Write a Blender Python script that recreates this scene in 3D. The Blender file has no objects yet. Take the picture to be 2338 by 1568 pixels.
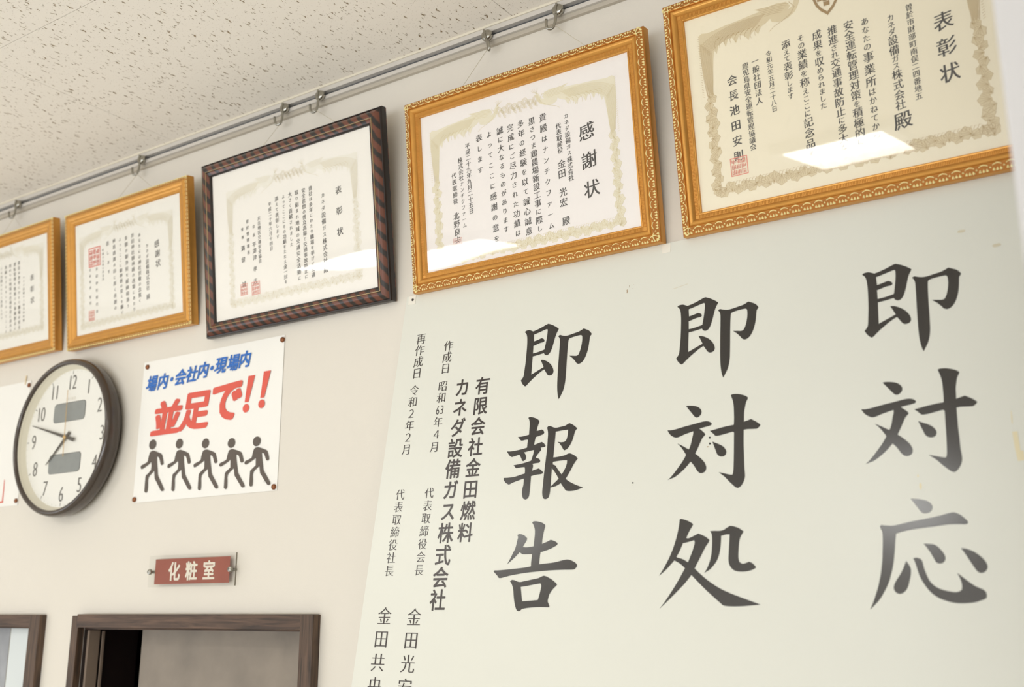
import bpy, bmesh, math, random
import numpy as np
from mathutils import Vector, Matrix
from mathutils.geometry import delaunay_2d_cdt
rad = math.radians
S = bpy.context.scene
COL = S.collection

# ------------------------------------------------------------------ camera
cam_d = bpy.data.cameras.new('camera'); cam = bpy.data.objects.new('camera', cam_d); COL.objects.link(cam)
cam_d.sensor_width = 36.0; cam_d.lens = 36.0*2450/2338; cam_d.clip_start = 0.02
cam.matrix_world = Matrix(((0.827852, 0.137198, 0.543909, 0.0),
                           (0.560946, -0.202479, -0.802709, -1.41),
                           (0.0, 0.969628, -0.244584, 1.98),
                           (0, 0, 0, 1)))
cam_d.dof.use_dof = True; cam_d.dof.focus_distance = 1.72; cam_d.dof.aperture_fstop = 4.0
S.camera = cam
# ------------------------------------------------------------------ world, daylight, exposure
w = bpy.data.worlds.new('world'); S.world = w; w.use_nodes = True
w.node_tree.nodes['Background'].inputs[0].default_value = (0.96, 0.98, 1.0, 1)
w.node_tree.nodes['Background'].inputs[1].default_value = 0.6
def area(name, loc, rot, sx, sy, power, col):
    d = bpy.data.lights.new(name, 'AREA'); d.shape = 'RECTANGLE'; d.size = sx; d.size_y = sy
    d.energy = power; d.color = col
    o = bpy.data.objects.new(name, d); COL.objects.link(o); o.location = loc; o.rotation_euler = rot
    return o
# left-window daylight and an added far fill, both aimed up to brighten ceiling
area('window_daylight', (-4.3, -2.6, 1.5), (0, rad(-138), 0), 1.5, 2.6, 20, (0.94, 0.985, 1.035))
area('far_uplight_fill', (-0.6, -4.7, 1.35), (rad(150), 0, 0), 4.4, 1.6, 112, (0.94, 0.985, 1.035))
S.view_settings.view_transform = 'Standard'; S.view_settings.look = 'None'
S.view_settings.gamma = 1.0; S.view_settings.use_curve_mapping = False
S.view_settings.exposure = 0.05
LAMP_E = 14

# ------------------------------------------------------------------ helpers
def s2l(c):
    f = lambda v: v/12.92 if v <= 0.04045 else ((v+0.055)/1.055)**2.4
    return tuple(f(v/255.0) for v in c) + (1,)
MATS = {}
def mat(name, rgb, rough=0.6, metal=0.0, spec=0.5, noise=None, bump=None, bumpscale=200.0, coat=0.0):
    """procedural principled: base colour with soft noise mottling and fine relief"""
    if name in MATS: return MATS[name]
    m = bpy.data.materials.new(name); m.use_nodes = True; n = m.node_tree.nodes; l = m.node_tree.links
    p = n['Principled BSDF']; c = s2l(rgb)
    p.inputs['Base Color'].default_value = c; p.inputs['Roughness'].default_value = rough
    p.inputs['Metallic'].default_value = metal; p.inputs['Specular IOR Level'].default_value = spec
    if coat: p.inputs['Coat Weight'].default_value = coat; p.inputs['Coat Roughness'].default_value = 0.12
    tc = n.new('ShaderNodeTexCoord')
    if noise:
        sc, amt = noise
        t = n.new('ShaderNodeTexNoise'); t.inputs['Scale'].default_value = sc; t.inputs['Detail'].default_value = 5
        l.new(tc.outputs['Object'], t.inputs['Vector'])
        r = n.new('ShaderNodeValToRGB')
        r.color_ramp.elements[0].position = 0.3; r.color_ramp.elements[1].position = 0.7
        r.color_ramp.elements[0].color = tuple(v*(1-amt) for v in c[:3])+(1,)
        r.color_ramp.elements[1].color = tuple(min(1, v*(1+amt)) for v in c[:3])+(1,)
        l.new(t.outputs['Fac'], r.inputs['Fac']); l.new(r.outputs['Color'], p.inputs['Base Color'])
    if bump:
        t = n.new('ShaderNodeTexNoise'); t.inputs['Scale'].default_value = bumpscale; t.inputs['Detail'].default_value = 3
        l.new(tc.outputs['Object'], t.inputs['Vector'])
        b = n.new('ShaderNodeBump'); b.inputs['Strength'].default_value = bump; b.inputs['Distance'].default_value = 0.001
        l.new(t.outputs['Fac'], b.inputs['Height']); l.new(b.outputs['Normal'], p.inputs['Normal'])
    MATS[name] = m; return m

def obj(name, me, m=None, parent=None, smooth=False, kind=None):
    o = bpy.data.objects.new(name, me); COL.objects.link(o)
    if m is not None:
        me.materials.clear()
        for q in (m if isinstance(m, (list, tuple)) else [m]): me.materials.append(q)
    if smooth:
        for p in me.polygons: p.use_smooth = True
    if parent is not None: o.parent = parent
    if kind: o['kind'] = kind
    return o
def empty(name, loc=(0,0,0), rot=(0,0,0)):
    o = bpy.data.objects.new(name, None); COL.objects.link(o); o.location = loc; o.rotation_euler = rot
    o.empty_display_size = 0.02; return o
def tag(o, label, cat, group=None):
    o['label'] = label; o['category'] = cat
    if group: o['group'] = group
    return o
def pyd(name, v, f):
    me = bpy.data.meshes.new(name); me.from_pydata([tuple(q) for q in v], [], f); me.update(); return me
def boxes(name, bl):
    v = []; f = []
    for (x0,x1,y0,y1,z0,z1) in bl:
        k = len(v)
        v += [(x0,y0,z0),(x1,y0,z0),(x1,y1,z0),(x0,y1,z0),(x0,y0,z1),(x1,y0,z1),(x1,y1,z1),(x0,y1,z1)]
        f += [(k,k+3,k+2,k+1),(k+4,k+5,k+6,k+7),(k,k+1,k+5,k+4),(k+1,k+2,k+6,k+5),(k+2,k+3,k+7,k+6),(k+3,k,k+4,k+7)]
    return pyd(name, v, f)
def bevbox(name, b, bw=0.001, seg=2):
    bm = bmesh.new(); me = boxes(name, [b]); bm.from_mesh(me)
    bmesh.ops.bevel(bm, geom=list(bm.edges), offset=bw, segments=seg, affect='EDGES', profile=0.7)
    bm.to_mesh(me); bm.free(); return me
def tube(name, pts, r, seg=8, cap=True):
    pts = [Vector(p) for p in pts]; v = []; f = []; n = len(pts)
    t0 = (pts[1]-pts[0]).normalized(); ref = Vector((0,0,1)) if abs(t0.z) < .9 else Vector((1,0,0))
    u = t0.cross(ref).normalized()
    for i, p in enumerate(pts):
        t = (pts[min(i+1,n-1)]-pts[max(i-1,0)]).normalized()
        u = (u - t*u.dot(t)).normalized(); q = t.cross(u)
        for k in range(seg):
            a = 2*math.pi*k/seg; v.append(p + (u*math.cos(a)+q*math.sin(a))*r)
    for i in range(n-1):
        for k in range(seg):
            k2 = (k+1) % seg; f.append((i*seg+k, i*seg+k2, (i+1)*seg+k2, (i+1)*seg+k))
    if cap: f.append(tuple(range(seg-1,-1,-1))); f.append(tuple((n-1)*seg+k for k in range(seg)))
    return pyd(name, v, f)
def lathe_y(name, prof, seg=48):
    """profile [(radius, y)] revolved about the local y axis"""
    v = []; f = []; n = len(prof)
    for k in range(seg):
        a = 2*math.pi*k/seg
        for r, y in prof: v.append((r*math.cos(a), y, r*math.sin(a)))
    for k in range(seg):
        k2 = (k+1) % seg
        for i in range(n-1): f.append((k*n+i, k*n+i+1, k2*n+i+1, k2*n+i))
    return pyd(name, v, f)

# ---- flat print: outlines filled through 2D curves
def fill_mesh(name, polys, y=0.0, rule='odd'):
    """closed outlines [(x,z)...] triangulated in the xz plane (holes by even-odd or by winding)"""
    V = []; E = []; segs = []
    for pl in polys:
        q = []
        for a in pl:
            if not q or abs(q[-1][0]-a[0])+abs(q[-1][1]-a[1]) > 1e-7: q.append((a[0], a[1]))
        if len(q) > 2 and abs(q[-1][0]-q[0][0])+abs(q[-1][1]-q[0][1]) < 1e-7: q.pop()
        if len(q) < 3: continue
        k = len(V); n = len(q); V += q; E += [(k+i, k+(i+1) % n) for i in range(n)]
        segs += [(q[i][0], q[i][1], q[(i+1) % n][0], q[(i+1) % n][1]) for i in range(n)]
    if not V: return ([], []) if name is None else pyd(name, [], [])
    A = np.array(V); c = A.mean(0); sc = max(np.ptp(A, axis=0).max(), 1e-9)
    r = delaunay_2d_cdt([Vector(((a-c[0])/sc, (b-c[1])/sc)) for a, b in V], E, [], 0, 1e-6)
    vo = np.array([(q.x, q.y) for q in r[0]])*sc+c; fo = np.array([tuple(f) for f in r[2]])
    S_ = np.array(segs); cen = vo[fo].mean(1)
    up = (S_[None, :, 1] <= cen[:, None, 1]) & (S_[None, :, 3] > cen[:, None, 1]); dn = (S_[None, :, 1] > cen[:, None, 1]) & (S_[None, :, 3] <= cen[:, None, 1])
    with np.errstate(divide='ignore', invalid='ignore'):
        xi = S_[None, :, 0]+(cen[:, None, 1]-S_[None, :, 1])/(S_[None, :, 3]-S_[None, :, 1])*(S_[None, :, 2]-S_[None, :, 0])
    rt = xi > cen[:, None, 0]; wn = (up & rt).sum(1)-(dn & rt).sum(1); cn = ((up | dn) & rt).sum(1)
    fo = fo[(cn % 2 == 1) if rule == 'odd' else (wn != 0)]
    v = [(a, y, b) for a, b in vo]; f = [tuple(int(i) for i in q) for q in fo]
    if name is None: return v, f
    return pyd(name, v, f)
def smooth_poly(pl, lim=38, sub=3):
    """Catmull-Rom through soft vertices, keep the sharp ones"""
    n = len(pl); out = []; sharp = []
    for i in range(n):
        a = Vector(pl[i-1]); b = Vector(pl[i]); c = Vector(pl[(i+1) % n])
        d1 = b-a; d2 = c-b
        sharp.append(d1.length < 1e-9 or d2.length < 1e-9 or d1.angle(d2) > rad(lim))
    for i in range(n):
        j = (i+1) % n
        p1 = Vector(pl[i]); p2 = Vector(pl[j])
        m1 = Vector((0,0)) if sharp[i] else (p2-Vector(pl[i-1]))*.5
        m2 = Vector((0,0)) if sharp[j] else (Vector(pl[(j+1) % n])-p1)*.5
        L = (p2-p1).length
        if sharp[i]: m1 = (p2-p1)
        if sharp[j]: m2 = (p2-p1)
        for m_ in (m1, m2):
            if m_.length > L*1.3: m_ *= L*1.3/m_.length
        for k in range(sub):
            t = k/sub; h = (2*t**3-3*t*t+1, t**3-2*t*t+t, -2*t**3+3*t*t, t**3-t*t)
            q = p1*h[0]+m1*h[1]+p2*h[2]+m2*h[3]; out.append((q.x, q.y))
    return out

# glyph outlines come from Blender's own built-in typeface
_raw = {}
def raw_glyph(ch):
    if ch in _raw: return _raw[ch]
    cu = bpy.data.curves.new('g', 'FONT'); cu.body = ch; cu.size = 1
    o = bpy.data.objects.new('g', cu); COL.objects.link(o)
    bpy.context.view_layer.update()
    c = o.to_curve(bpy.context.evaluated_depsgraph_get())
    polys = []
    for sp in c.splines:
        bp = sp.bezier_points; n = len(bp); pl = []
        for i in range(n):
            a = bp[i]; b = bp[(i+1) % n]
            p0 = a.co.xy; p1 = a.handle_right.xy; p2 = b.handle_left.xy; p3 = b.co.xy
            ch_ = (p3-p0)
            flat = ch_.length < 1e-6 or (abs(ch_.cross(p1-p0)) + abs(ch_.cross(p2-p0)))/ch_.length < 0.004
            for k in range(1 if flat else 4):
                t = k/4 if not flat else 0
                q = p0*(1-t)**3 + p1*3*t*(1-t)**2 + p2*3*t*t*(1-t) + p3*t**3
                if not pl or (Vector(pl[-1])-q).length > 1e-4: pl.append((q.x, q.y))
        while len(pl) > 2 and (Vector(pl[0])-Vector(pl[-1])).length < 2e-4: pl.pop()
        if len(pl) > 2: polys.append(pl)
    o.to_curve_clear(); bpy.data.objects.remove(o); bpy.data.curves.remove(cu)
    _raw[ch] = polys; return polys
def sarea(pl): return sum(pl[i-1][0]*pl[i][1]-pl[i][0]*pl[i-1][1] for i in range(len(pl)))/2
BOLD = {'b': .016, 'g': .031, 'i': .044}   # bold faces: overlapped copies shifted by this much
STY = {  # thickening of upright strokes, of level strokes, rise to the right, kana scale
 'm': (0.008, -0.013, 0.0, 0.9), 'n': (-0.004, -0.008, 0.0, 1), 'b': (0.0, 0.0, 0.0, 0.97),
 'k': (0.016, -0.001, 0.13, 0.80), 'g': (0.0, 0.0, 0.0, 1.0), 'i': (0.0, 0.0, 0.0, 1.0), 'c': (0.010, -0.012, 0.0, 1.0)}
_gl = {}
KANA = lambda c: '\u3041' <= c <= '\u30ff'
def glyph(ch, st):
    if (ch, st) in _gl: return _gl[(ch, st)]
    wv, wh, sh, ks = STY[st]; polys = raw_glyph(ch); tot = sum(sarea(p) for p in polys); sg = 1 if tot > 0 else -1
    out = []
    for pl in polys:
        n = len(pl); q = []
        for i in range(n):
            a = Vector(pl[i-1]); b = Vector(pl[i]); c = Vector(pl[(i+1) % n])
            e1 = (b-a).normalized(); e2 = (c-b).normalized()
            n1 = Vector((e1.y, -e1.x))*sg; n2 = Vector((e2.y, -e2.x))*sg
            w1 = wv*abs(n1.x)+wh*abs(n1.y); w2 = wv*abs(n2.x)+wh*abs(n2.y)
            det = n1.x*n2.y-n1.y*n2.x
            if abs(det) > 0.3: d = Vector(((w1*n2.y-w2*n1.y)/det, (n1.x*w2-n2.x*w1)/det))
            else:
                m_ = (n1+n2); d = m_.normalized()*((w1+w2)/2) if m_.length > 1e-3 else Vector((0,0))
            if d.length > 0.06: d *= 0.06/d.length
            q.append((b.x+d.x, b.y+d.y))
        out.append(q)
    xs = [p[0] for q in out for p in q]
    fullw = ord(ch) > 0x2e80
    cx = 0.5 if fullw else ((min(xs)+max(xs))/2 if xs else 0); cy = 0.38 if fullw else 0.345
    s = ks if KANA(ch) else 1.0
    out = [[((x-cx)*s, (y-cy)*s + sh*(x-cx)) for x, y in q] for q in out]
    r = fill_mesh(None, out, 0, 'wind') if out else ([], [])
    if st in BOLD:
        b = BOLD[st]; v0, f0 = r; V = []; F = []
        for j, (dx, dz) in enumerate(((0,0), (b,0), (-b,0), (0,b*.8), (0,-b*.8), (b*.8,b*.6), (-b*.8,b*.6), (b*.8,-b*.6), (-b*.8,-b*.6))):
            k = len(V); V += [(q[0]+dx, -j*.000025, q[2]+dz) for q in v0]; F += [tuple(a+k for a in f) for f in f0]
        r = (V, F)
    _gl[(ch, st)] = r; return r
def text_mesh(name, cols, y, dx=0, dz=0):
    """cols: [string, x0,z0 (first centre), x1,z1 (last centre), em, width factor, style], in mm"""
    V = []; F = []
    for txt, x0, z0, x1, z1, em, wf, st in cols:
        n = len(txt)
        if n > 1 and not txt.isascii():
            pitch = math.hypot(x1-x0, z1-z0)/(n-1); ws = [0.70 if KANA(c) else 1.0 for c in txt]; cum = [0]
            em = min(em, pitch*1.04) if wf == 1 or st != 'k' else min(em, pitch*n/sum(ws)*1.0)
            for a_, b_ in zip(ws, ws[1:]): cum.append(cum[-1]+(a_+b_)/2)
        if not KANA(txt[0]) and txt.isascii(): n = 1
        for i in range(n):
            g = glyph(txt[i], st) if n > 1 or len(txt) == 1 else None
            t = i/(n-1) if n > 1 else 0
            if st == 'k' and wf < 1 and n > 1: t = cum[i]/cum[-1]
            if g is None:                      # a side-by-side number such as 63
                for j, c in enumerate(txt):
                    gv, gf = glyph(c, st); k = len(V)
                    V += [((x0+(j-(len(txt)-1)/2)*em*.46+q[0]*em*.8)/1000+dx, y, (z0+q[2]*em*1.15)/1000+dz) for q in gv]
                    F += [tuple(a+k for a in f) for f in gf]
                continue
            gv, gf = g; k = len(V); cx = x0+(x1-x0)*t; cz = z0+(z1-z0)*t
            e2 = em*.88 if (st == 'k' and wf < 1 and KANA(txt[i])) else em
            V += [((cx+q[0]*e2*wf)/1000+dx, y+q[1], (cz+q[2]*e2)/1000+dz) for q in gv]
            F += [tuple(a+k for a in f) for f in gf]
    return pyd(name, V, F)

def lettering(cols, y, dx, m, parent):
    """one part per column of writing; widely spaced characters are parts of their own"""
    for c in cols:
        txt, x0, z0_, x1, z1_, em, wf, st = c; n = len(txt)
        if n > 1 and not txt.isascii() and math.hypot(x1-x0, z1_-z0_)/(n-1) > 1.3*em:
            for i, ch in enumerate(txt):
                t = i/(n-1); obj('text_character', text_mesh('text_character', [(ch, x0+(x1-x0)*t, z0_+(z1_-z0_)*t, 0, 0, em, wf, st)], y, dx), m, parent)
        else: obj('text_column', text_mesh('text_column', [c], y, dx), m, parent)

# ------------------------------------------------------------------ materials
def wall_mat():
    m = mat('wallpaper_cream', (227, 221, 210), 0.85, spec=0.25, noise=(1.5, 0.012))
    n = m.node_tree.nodes; l = m.node_tree.links; p = n['Principled BSDF']
    tc = n.new('ShaderNodeTexCoord'); mp = n.new('ShaderNodeMapping'); mp.inputs['Scale'].default_value = (320, 320, 900)
    l.new(tc.outputs['Object'], mp.inputs['Vector'])
    t = n.new('ShaderNodeTexNoise'); t.inputs['Scale'].default_value = 1; t.inputs['Detail'].default_value = 3
    l.new(mp.outputs['Vector'], t.inputs['Vector'])
    mp2 = n.new('ShaderNodeMapping'); mp2.inputs['Scale'].default_value = (900, 320, 320)
    l.new(tc.outputs['Object'], mp2.inputs['Vector'])
    t2 = n.new('ShaderNodeTexNoise'); t2.inputs['Scale'].default_value = 1; l.new(mp2.outputs['Vector'], t2.inputs['Vector'])
    ad = n.new('ShaderNodeMath'); ad.operation = 'ADD'; l.new(t.outputs['Fac'], ad.inputs[0]); l.new(t2.outputs['Fac'], ad.inputs[1])
    b = n.new('ShaderNodeBump'); b.inputs['Strength'].default_value = 0.25; b.inputs['Distance'].default_value = 0.0006
    l.new(ad.outputs[0], b.inputs['Height']); l.new(b.outputs['Normal'], p.inputs['Normal'])
    return m
def tile_mat():
    """mineral-fibre ceiling board: worm-like fissures running away from the wall, pinholes between"""
    m = bpy.data.materials.new('fissured_ceiling_board'); m.use_nodes = True; n = m.node_tree.nodes; l = m.node_tree.links
    p = n['Principled BSDF']; p.inputs['Roughness'].default_value = 0.95; p.inputs['Specular IOR Level'].default_value = 0.1
    g = n.new('ShaderNodeNewGeometry')
    def layer(sx, sy, warp, wscale, keep, size, seedoff):
        nz = n.new('ShaderNodeTexNoise'); nz.inputs['Scale'].default_value = wscale; nz.inputs['Detail'].default_value = 3
        l.new(g.outputs['Position'], nz.inputs['Vector'])
        sub = n.new('ShaderNodeVectorMath'); sub.operation = 'SUBTRACT'; sub.inputs[1].default_value = (.5,.5,.5); l.new(nz.outputs['Color'], sub.inputs[0])
        scl = n.new('ShaderNodeVectorMath'); scl.operation = 'MULTIPLY'; scl.inputs[1].default_value = (warp, warp*.4, 0); l.new(sub.outputs[0], scl.inputs[0])
        add = n.new('ShaderNodeVectorMath'); add.operation = 'ADD'; l.new(g.outputs['Position'], add.inputs[0]); l.new(scl.outputs[0], add.inputs[1])
        mul = n.new('ShaderNodeVectorMath'); mul.operation = 'MULTIPLY'; mul.inputs[1].default_value = (sx, sy, 0); l.new(add.outputs[0], mul.inputs[0])
        ad2 = n.new('ShaderNodeVectorMath'); ad2.operation = 'ADD'; ad2.inputs[1].default_value = (seedoff, seedoff*1.7, 0); l.new(mul.outputs[0], ad2.inputs[0])
        vo = n.new('ShaderNodeTexVoronoi'); vo.voronoi_dimensions = '2D'; vo.inputs['Scale'].default_value = 1; l.new(ad2.outputs[0], vo.inputs['Vector'])
        sp = n.new('ShaderNodeSeparateColor'); l.new(vo.outputs['Color'], sp.inputs[0])
        # radius of each mark from the cell's own random number
        mr = n.new('ShaderNodeMapRange'); mr.inputs[1].default_value = 1-keep; mr.inputs[2].default_value = 1; mr.inputs[3].default_value = 0.0; mr.inputs[4].default_value = size
        l.new(sp.outputs[0], mr.inputs[0])
        lt = n.new('ShaderNodeMath'); lt.operation = 'SUBTRACT'; l.new(mr.outputs[0], lt.inputs[0]); l.new(vo.outputs['Distance'], lt.inputs[1])
        k = n.new('ShaderNodeMapRange'); k.inputs[1].default_value = 0.0; k.inputs[2].default_value = 0.07; l.new(lt.outputs[0], k.inputs[0])
        return k.outputs[0]
    a = layer(165, 33, 0.012, 110, 0.28, 0.25, 3.1)
    b = layer(250, 75, 0.006, 160, 0.30, 0.27, 17.3)
    c = layer(420, 330, 0.0, 50, 0.25, 0.25, 40.7)
    mx = n.new('ShaderNodeMath'); mx.operation = 'MAXIMUM'; l.new(a, mx.inputs[0]); l.new(b, mx.inputs[1])
    c2 = n.new('ShaderNodeMath'); c2.operation = 'MULTIPLY'; c2.inputs[1].default_value = 0.55; l.new(c, c2.inputs[0])
    mx2 = n.new('ShaderNodeMath'); mx2.operation = 'MAXIMUM'; l.new(mx.outputs[0], mx2.inputs[0]); l.new(c2.outputs[0], mx2.inputs[1])
    mix = n.new('ShaderNodeMix'); mix.data_type = 'RGBA'; l.new(mx2.outputs[0], mix.inputs[0])
    mix.inputs[6].default_value = s2l((252, 246, 236)); mix.inputs[7].default_value = s2l((150, 130, 102))
    l.new(mix.outputs[2], p.inputs['Base Color'])
    bp = n.new('ShaderNodeBump'); bp.invert = True; bp.inputs['Strength'].default_value = 0.6; bp.inputs['Distance'].default_value = 0.0015
    l.new(mx2.outputs[0], bp.inputs['Height']); l.new(bp.outputs['Normal'], p.inputs['Normal'])
    return m
def clear_mat(name, ior=1.5, wav=0.0, tint=(1,1,1,1), boost=1.0):
    m = bpy.data.materials.new(name); m.use_nodes = True; n = m.node_tree.nodes; l = m.node_tree.links
    n.remove(n['Principled BSDF']); out = n['Material Output']
    tr = n.new('ShaderNodeBsdfTransparent'); tr.inputs[0].default_value = tint
    gl = n.new('ShaderNodeBsdfGlossy'); gl.inputs['Roughness'].default_value = 0.015
    fr = n.new('ShaderNodeFresnel'); geo = n.new('ShaderNodeNewGeometry'); im = n.new('ShaderNodeMapRange')   # both faces of the thin sheet reflect alike
    im.inputs[3].default_value = ior; im.inputs[4].default_value = 1/ior
    l.new(geo.outputs['Backfacing'], im.inputs[0]); l.new(im.outputs[0], fr.inputs['IOR'])
    mx = n.new('ShaderNodeMixShader'); l.new(fr.outputs[0], mx.inputs[0]); l.new(tr.outputs[0], mx.inputs[1]); l.new(gl.outputs[0], mx.inputs[2])
    if wav:
        tc = n.new('ShaderNodeTexCoord'); mp = n.new('ShaderNodeMapping'); mp.inputs['Scale'].default_value = (6, 1, 9)
        l.new(tc.outputs['Object'], mp.inputs['Vector'])
        t = n.new('ShaderNodeTexNoise'); t.inputs['Scale'].default_value = 1.0; t.inputs['Detail'].default_value = 0.5
        l.new(mp.outputs['Vector'], t.inputs['Vector'])
        b = n.new('ShaderNodeBump'); b.inputs['Strength'].default_value = 1.0; b.inputs['Distance'].default_value = wav
        l.new(t.outputs['Fac'], b.inputs['Height']); l.new(b.outputs['Normal'], gl.inputs['Normal'])
    l.new(mx.outputs[0], out.inputs['Surface']); return m
def wood_mat(name, dark, light, sc=(4, 60, 60)):
    m = mat(name, dark, 0.5, spec=0.4); n = m.node_tree.nodes; l = m.node_tree.links; p = n['Principled BSDF']
    tc = n.new('ShaderNodeTexCoord'); mp = n.new('ShaderNodeMapping'); mp.inputs['Scale'].default_value = sc
    l.new(tc.outputs['Object'], mp.inputs['Vector'])
    t = n.new('ShaderNodeTexNoise'); t.inputs['Scale'].default_value = 2; t.inputs['Detail'].default_value = 8; t.inputs['Distortion'].default_value = 1.0
    l.new(mp.outputs['Vector'], t.inputs['Vector'])
    r = n.new('ShaderNodeValToRGB'); r.color_ramp.elements[0].position = .35; r.color_ramp.elements[1].position = .7
    r.color_ramp.elements[0].color = s2l(dark); r.color_ramp.elements[1].color = s2l(light)
    l.new(t.outputs['Fac'], r.inputs['Fac']); l.new(r.outputs['Color'], p.inputs['Base Color']); return m
def stripe_mat():
    """red-brown moulding with slanting black tiger stripes"""
    m = mat('striped_brown_lacquer', (120, 60, 35), 0.28, spec=0.5, coat=0.4); n = m.node_tree.nodes; l = m.node_tree.links; p = n['Principled BSDF']
    tc = n.new('ShaderNodeTexCoord'); mp = n.new('ShaderNodeMapping'); mp.inputs['Rotation'].default_value = (0, rad(38), 0)
    l.new(tc.outputs['Object'], mp.inputs['Vector'])
    wv = n.new('ShaderNodeTexWave'); wv.wave_type = 'BANDS'; wv.bands_direction = 'X'; wv.inputs['Scale'].default_value = 17
    wv.inputs['Distortion'].default_value = 1.6; wv.inputs['Detail'].default_value = 2; wv.inputs['Detail Scale'].default_value = 3
    l.new(mp.outputs['Vector'], wv.inputs['Vector'])
    r = n.new('ShaderNodeValToRGB'); r.color_ramp.elements[0].position = .22; r.color_ramp.elements[1].position = .62
    r.color_ramp.elements[0].color = s2l((26, 19, 18)); r.color_ramp.elements[1].color = s2l((106, 56, 38))
    l.new(wv.outputs['Fac'], r.inputs['Fac']); l.new(r.outputs['Color'], p.inputs['Base Color']); return m

M_wall = wall_mat(); M_tile = tile_mat()
M_trim = mat('cream_trim_paint', (232, 224, 206), 0.5, noise=(8, .01))
M_alu = mat('anodised_aluminium', (216, 211, 204), 0.45, metal=0.15, noise=(30, .02))
M_slot = mat('rail_slot_metal', (112, 114, 118), 0.3, metal=0.6)
M_chrome = mat('chrome_plated_metal', (170, 168, 160), 0.16, metal=1.0, noise=(300, .06))
M_nylon = mat('nylon_cord', (214, 204, 180), 0.4, spec=0.6)
M_gold = mat('gold_paint', (210, 152, 74), 0.32, metal=0.55, noise=(60, .05), bump=.05, bumpscale=700)
M_goldd = mat('ochre_gold_ground', (176, 112, 44), 0.45, metal=0.35, noise=(90, .08))
M_goldl = mat('bright_gold_leaf', (252, 236, 170), 0.30, metal=0.1, noise=(200, .05))
M_stripe = stripe_mat(); M_lipdark = mat('dark_lacquer_edge', (34, 26, 24), 0.3)
M_beadhl = mat('bead_highlight_gold', (190, 170, 130), 0.2, metal=0.6)
M_back = mat('frame_backing_board', (120, 96, 66), 0.8, noise=(40, .1))
M_glass = clear_mat('framing_acrylic', 1.5, 0.0006)
M_glass5 = clear_mat('framing_glass_flat', 1.5, 0.0)
M_dark = mat('black_ink', (58, 54, 52), 0.55)
M_grey = mat('grey_ink', (92, 88, 84), 0.6)
M_vinyl = mat('black_cut_vinyl', (36, 32, 30), 0.18, spec=0.75, noise=(4, .05))
M_vinylb = mat('small_black_vinyl', (60, 52, 50), 0.30, spec=0.6)
M_board = mat('board_white_laminate', (226, 226, 216), 0.30, spec=0.35, noise=(2.2, .008))
M_red_seal = mat('vermilion_seal_ink', (238, 150, 132), 0.7)
M_red_seal2 = mat('strong_vermilion_seal_ink', (232, 108, 88), 0.7)
M_redp = mat('poster_red_ink', (222, 92, 76), 0.45, noise=(12, .06))
M_bluep = mat('poster_blue_ink', (38, 108, 194), 0.45)
M_browni = mat('poster_brown_ink', (92, 82, 74), 0.5)
M_pap = mat('poster_laminated_paper', (244, 242, 236), 0.35, spec=0.4, noise=(9, .006))
M_tack = mat('bronze_tack', (136, 84, 52), 0.35, metal=0.5)
M_wood = wood_mat('dark_walnut_casing', (60, 47, 40), (108, 84, 68))
M_woodv = wood_mat('dark_walnut_casing_upright', (58, 46, 38), (106, 83, 66), (60, 60, 4))

# ------------------------------------------------------------------ room
CZ = 2.9985; XL = -4.6; XR = 2.0; YF = -5.1
def structure(name, me, m): o = obj(name, me, m); o['kind'] = 'structure'; return o
D1 = (-2.0275, -1.387, 1.9537); D2 = (-2.95, -2.2006, 1.9537)
structure('wall_back', boxes('wall_back', [(XL, XR, 0, .13, 1.9537, 3.1), (D1[1], XR, 0, .13, 0, 1.9537), (D2[1], D1[0], 0, .13, 0, 1.9537), (XL, D2[0], 0, .13, 0, 1.9537)]), M_wall)
structure('wall_left', boxes('wall_left', [(XL-.12, XL, YF, .13, 0, .8), (XL-.12, XL, YF, .13, 2.55, 3.1), (XL-.12, XL, -1.2, .13, .8, 2.55), (XL-.12, XL, YF, -4.0, .8, 2.55)]), M_wall)
structure('wall_right', boxes('wall_right', [(XR, XR+.12, YF, .13, 0, 3.1)]), M_wall)
structure('wall_front', boxes('wall_front', [(XL-.12, XR+.12, YF-.12, YF, 0, .8), (XL-.12, XR+.12, YF-.12, YF, 2.6, 3.1), (XL-.12, -3.0, YF-.12, YF, .8, 2.6), (1.8, XR+.12, YF-.12, YF, .8, 2.6)]), M_wall)
structure('floor', boxes('floor', [(XL-.12, XR+.12, YF-.12, 1.2, -.1, 0)]), mat('grey_beige_floor', (230, 226, 216), .5, noise=(3, .03)))
for nm, b in (('window_1', [(XL-.08, XL-.04, -4.0, -1.2, .8, .86), (XL-.08, XL-.04, -4.0, -1.2, 2.49, 2.55), (XL-.08, XL-.04, -4.0, -3.95, .86, 2.49), (XL-.08, XL-.04, -1.25, -1.2, .86, 2.49), (XL-.08, XL-.04, -2.63, -2.57, .86, 2.49)]),
              ('window_2', [(-3.0, 1.8, YF-.08, YF-.04, .8, .86), (-3.0, 1.8, YF-.08, YF-.04, 2.54, 2.6), (-3.0, -2.95, YF-.08, YF-.04, .86, 2.54), (1.75, 1.8, YF-.08, YF-.04, .86, 2.54), (-1.4, -1.34, YF-.08, YF-.04, .86, 2.54), (.2, .26, YF-.08, YF-.04, .86, 2.54)])):
    structure(nm, boxes(nm, b), M_alu)
ceil = structure('ceiling', boxes('ceiling', [(XL-.12, XR+.12, YF-.12, .13, CZ+.012, CZ+.1)]), M_trim)
tw, th, g = .9096, .4548, .0006
tme = boxes('ceiling_tile', [(g, tw-g, -th+g, -g, 0, .0125)]); tme.materials.append(M_tile)
k = 0
xs = -.946-5*tw
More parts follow.
